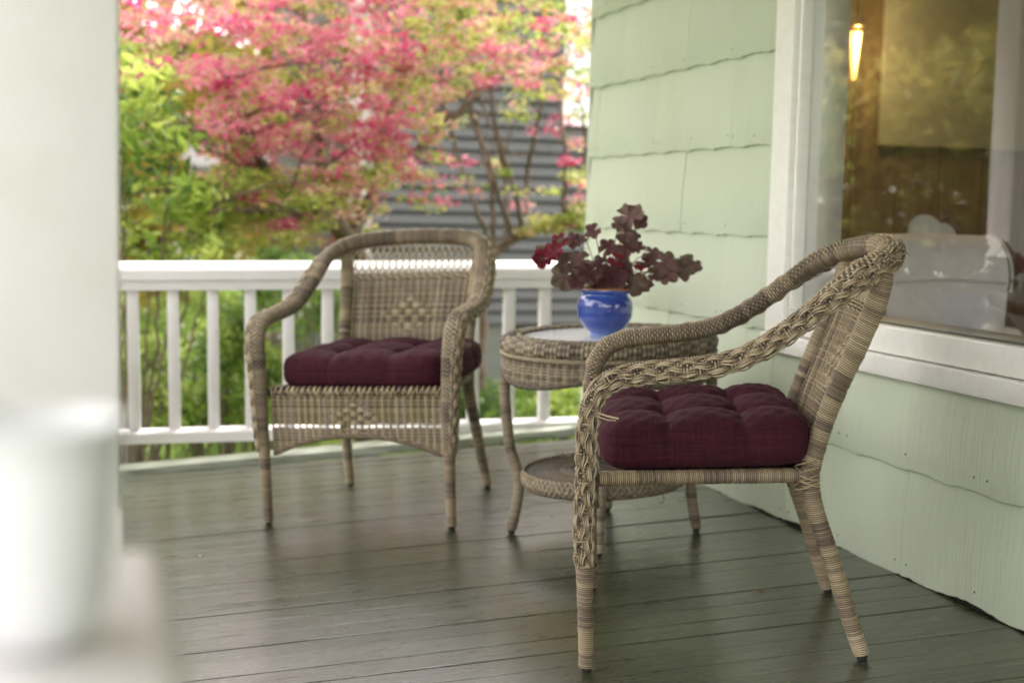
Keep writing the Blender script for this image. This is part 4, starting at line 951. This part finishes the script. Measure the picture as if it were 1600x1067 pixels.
# --- far trees (beyond the lawn, and to the left where the window mirrors them)
def fartree(x, y_, h, r, tm, label, n=2600, size=.09, dark=0, mat=None, low=.3):
    b0 = np.array([x, y_, G]); e = treeempty('garden_tree', b0, label, 'tree', 'trees beyond the lawn'); m = MB(); limb([b0, b0+[.1, 0, h*.4], b0+[0, .1, h*.8]], .16, .06, m, 8); tpart(m, 'trunk', BARK, e)
    m = MB()
    for _ in range(7):
        d = rng.normal(0, 1, 3); d[2] = abs(d[2]); d /= np.linalg.norm(d); limb([b0+[0, 0, h*rnd.uniform(.3, .6)], b0+[0, 0, h*.6]+d*r*.6], .05, .015, m, 5)
    tpart(m, 'limbs', BARK, e); pl = []
    for _ in range(60):
        u = rng.normal(0, 1, 3); u /= np.linalg.norm(u); c = b0+np.array([0, 0, h*(low+1)/2])+u*np.array([r, r, h*(1-low)/2])*rnd.uniform(.45, 1)
        pl.append((c, n/60, r*.24, r*.17, tm+rnd.uniform(-.25, .3), .12))
    crown(pl, 'crown', e, mat or FARL, size, .3, .5); return e
far = [(-5.6, -.5, 7, 2.6, .4, 'unseen leafy tree added behind the camera to shade the near porch'), (.9, 19.5, 8, 2.7, .98, 'yellow leaved tree catching light beyond the lawn at the upper left'), (3.4, 24, 8, 2.8, .75, 'olive tree beyond the lawn right of the yellow one'), (-2.4, 22, 7, 2.6, .6, 'green tree past the left garden edge'),  # first entry is out of view, added to shade the near porch
       (-4.6, 11.5, 6.5, 2.6, .4, 'broad green tree left of the porch reflected in the window'), (-7.5, 15.5, 8, 3.0, .6, 'tall sunlit tree far left reflected in the window'), (-3.2, 14.5, 7.5, 2.4, .7, 'yellow green tree left of the lawn reflected in the window'), (-6.2, 8.6, 6, 2.2, .35, 'dark tree beside the open porch side'), (-1.8, 18.5, 6.5, 2.0, .5, 'small olive tree behind the lawn path'), (-5.5, 19, 9, 3.2, .45, 'deep green tree in the back row mirrored in the window'), (-9, 22, 10, 3.5, .5, 'tall back row tree at far left'), (6.5, 30, 9, 3.2, .5, 'tree top behind the grey house')]
for i, a in enumerate(far):
    mirrored = a[0] < -2.5 and a[1] > 8
    if mirrored: a = (*a[:4], a[4]+.2, a[5])
    fartree(*a, n=16000 if mirrored or i < 3 else 3400, size=.115 if i < 3 else .10, low=.0 if mirrored or i < 3 else .25)
# --- pale building far behind the foliage at left
bl = empty('pale_building', (1.9, 32, G), 'pale cream building glimpsed through the leaves above the left rail', 'building')
def bpart(m, name, mat, par, sm=False):
    o = m.build(name, mat, None, sm); o.parent = par; o.matrix_parent_inverse = Matrix.Translation(-Vector(bl.location)); return o
m = MB(); m.box(.4, 6.5, 32, 37, G, 1.55); bw_ = bpart(m, 'wall', WHITE, bl)
m = MB(); m.box(.1, 6.8, 31.7, 37.3, 1.553, 1.75); m.add([(.1, 31.7, 1.75), (6.8, 31.7, 1.75), (6.8, 37.3, 1.75), (.1, 37.3, 1.75), (.1, 34.5, 3.0), (6.8, 34.5, 3.0)], [(0, 1, 5, 4), (2, 3, 4, 5), (0, 4, 3), (1, 2, 5)]); bpart(m, 'roof', ROOF, bl)
for xw in (1.6, 3.4, 5.2):
    m = MB(); m.box(xw-.45, xw+.45, 31.96, 31.99, .2, 1.2); f_ = bpart(m, 'window', N('dark_window', (.05, .06, .07), .1).m, bl)

# --- neighbouring grey house
HY = 12.6; cx0 = at(580, 300, HY)[0]; cxl = at(547, 300, HY)[0]
nh = empty('neighbour_house', (cx0, HY, G), 'grey clapboard house with a white corner board behind the maple stems', 'house')
def npart(m, name, mat, par=None, sm=False):
    o = m.build(name, mat, None, sm); o.parent = par or nh; o.matrix_parent_inverse = Matrix.Identity(4) if par else Matrix.Translation((-cx0, -HY, -G)); return o
zb0 = at(760, 505, HY)[2]; lap = .113
m = MB(); m.box(cxl+.02, cx0+8, HY+.03, HY+6, zb0, 4.2); npart(m, 'wall', SIDING)
m = MB(); m.box(cxl+.0, cx0+8, HY+.012, HY+5.9, G-.3, zb0-.002); npart(m, 'foundation', CONC)
z = zb0; k = 0
wx0, wx1 = at(893, 150, HY)[0], at(893, 150, HY)[0]+.9; wz0, wz1 = at(905, 184, HY)[2], at(905, 184, HY)[2]+1.2
while z < 4.15:
    segs = [(cx0+.003, cx0+8)]
    if z+lap > wz0-.02 and z < wz1: segs = [(cx0+.003, wx0-.08), (wx1+.08, cx0+8)]
    for a, b in segs:
        m = MB(); v_ = [(a, HY-.022, z), (b, HY-.022, z), (b, HY-.019, z+.012), (a, HY-.019, z+.012), (b, HY+.022, z+lap+.006), (a, HY+.022, z+lap+.006), (a, HY+.028, z), (b, HY+.028, z)]
        m.add(v_, [(0, 1, 2, 3), (3, 2, 4, 5), (6, 7, 1, 0), (0, 3, 5, 6), (1, 7, 4, 2)]); npart(m, 'siding_board', SIDING)
    z += lap; k += 1
m = MB(); m.box(cxl, cx0, HY-.03, HY+.15, zb0-.05, 4.2, .004); npart(m, 'corner_board', paint('grey_white_trim', (.36, .36, .33)).m)
m = MB(); m.box(wx0-.08, wx1+.08, HY-.03, HY+.026, wz0-.08, wz1+.08, .004); wn = npart(m, 'window', WHITE)
m = MB(); m.box(wx0, wx1, HY-.045, HY-.032, wz0, wz1, .002); npart(m, 'pane', N('pale_pane', (.65, .7, .75), .05, .8).m, wn)
bx0, bx1 = at(806, 480, HY)[0], at(850, 480, HY)[0]; bz0, bz1 = at(806, 545, HY)[2], at(806, 476, HY)[2]
m = MB(); m.box(bx0, bx1, HY-.03, HY+.01, bz0, zb0-.01, .003); npart(m, 'basement_window', N('dark_pane', (.03, .03, .028), .15).m)
m = MB(); m.add([(cxl-.5, HY-.5, 4.1), (cx0+8.5, HY-.5, 4.1), (cx0+8.5, HY+3, 6), (cxl-.5, HY+3, 6), (cxl-.5, HY+6.5, 4.1), (cx0+8.5, HY+6.5, 4.1)], [(0, 1, 2, 3), (3, 2, 5, 4), (0, 3, 4), (1, 5, 2)]); npart(m, 'roof', ROOF)
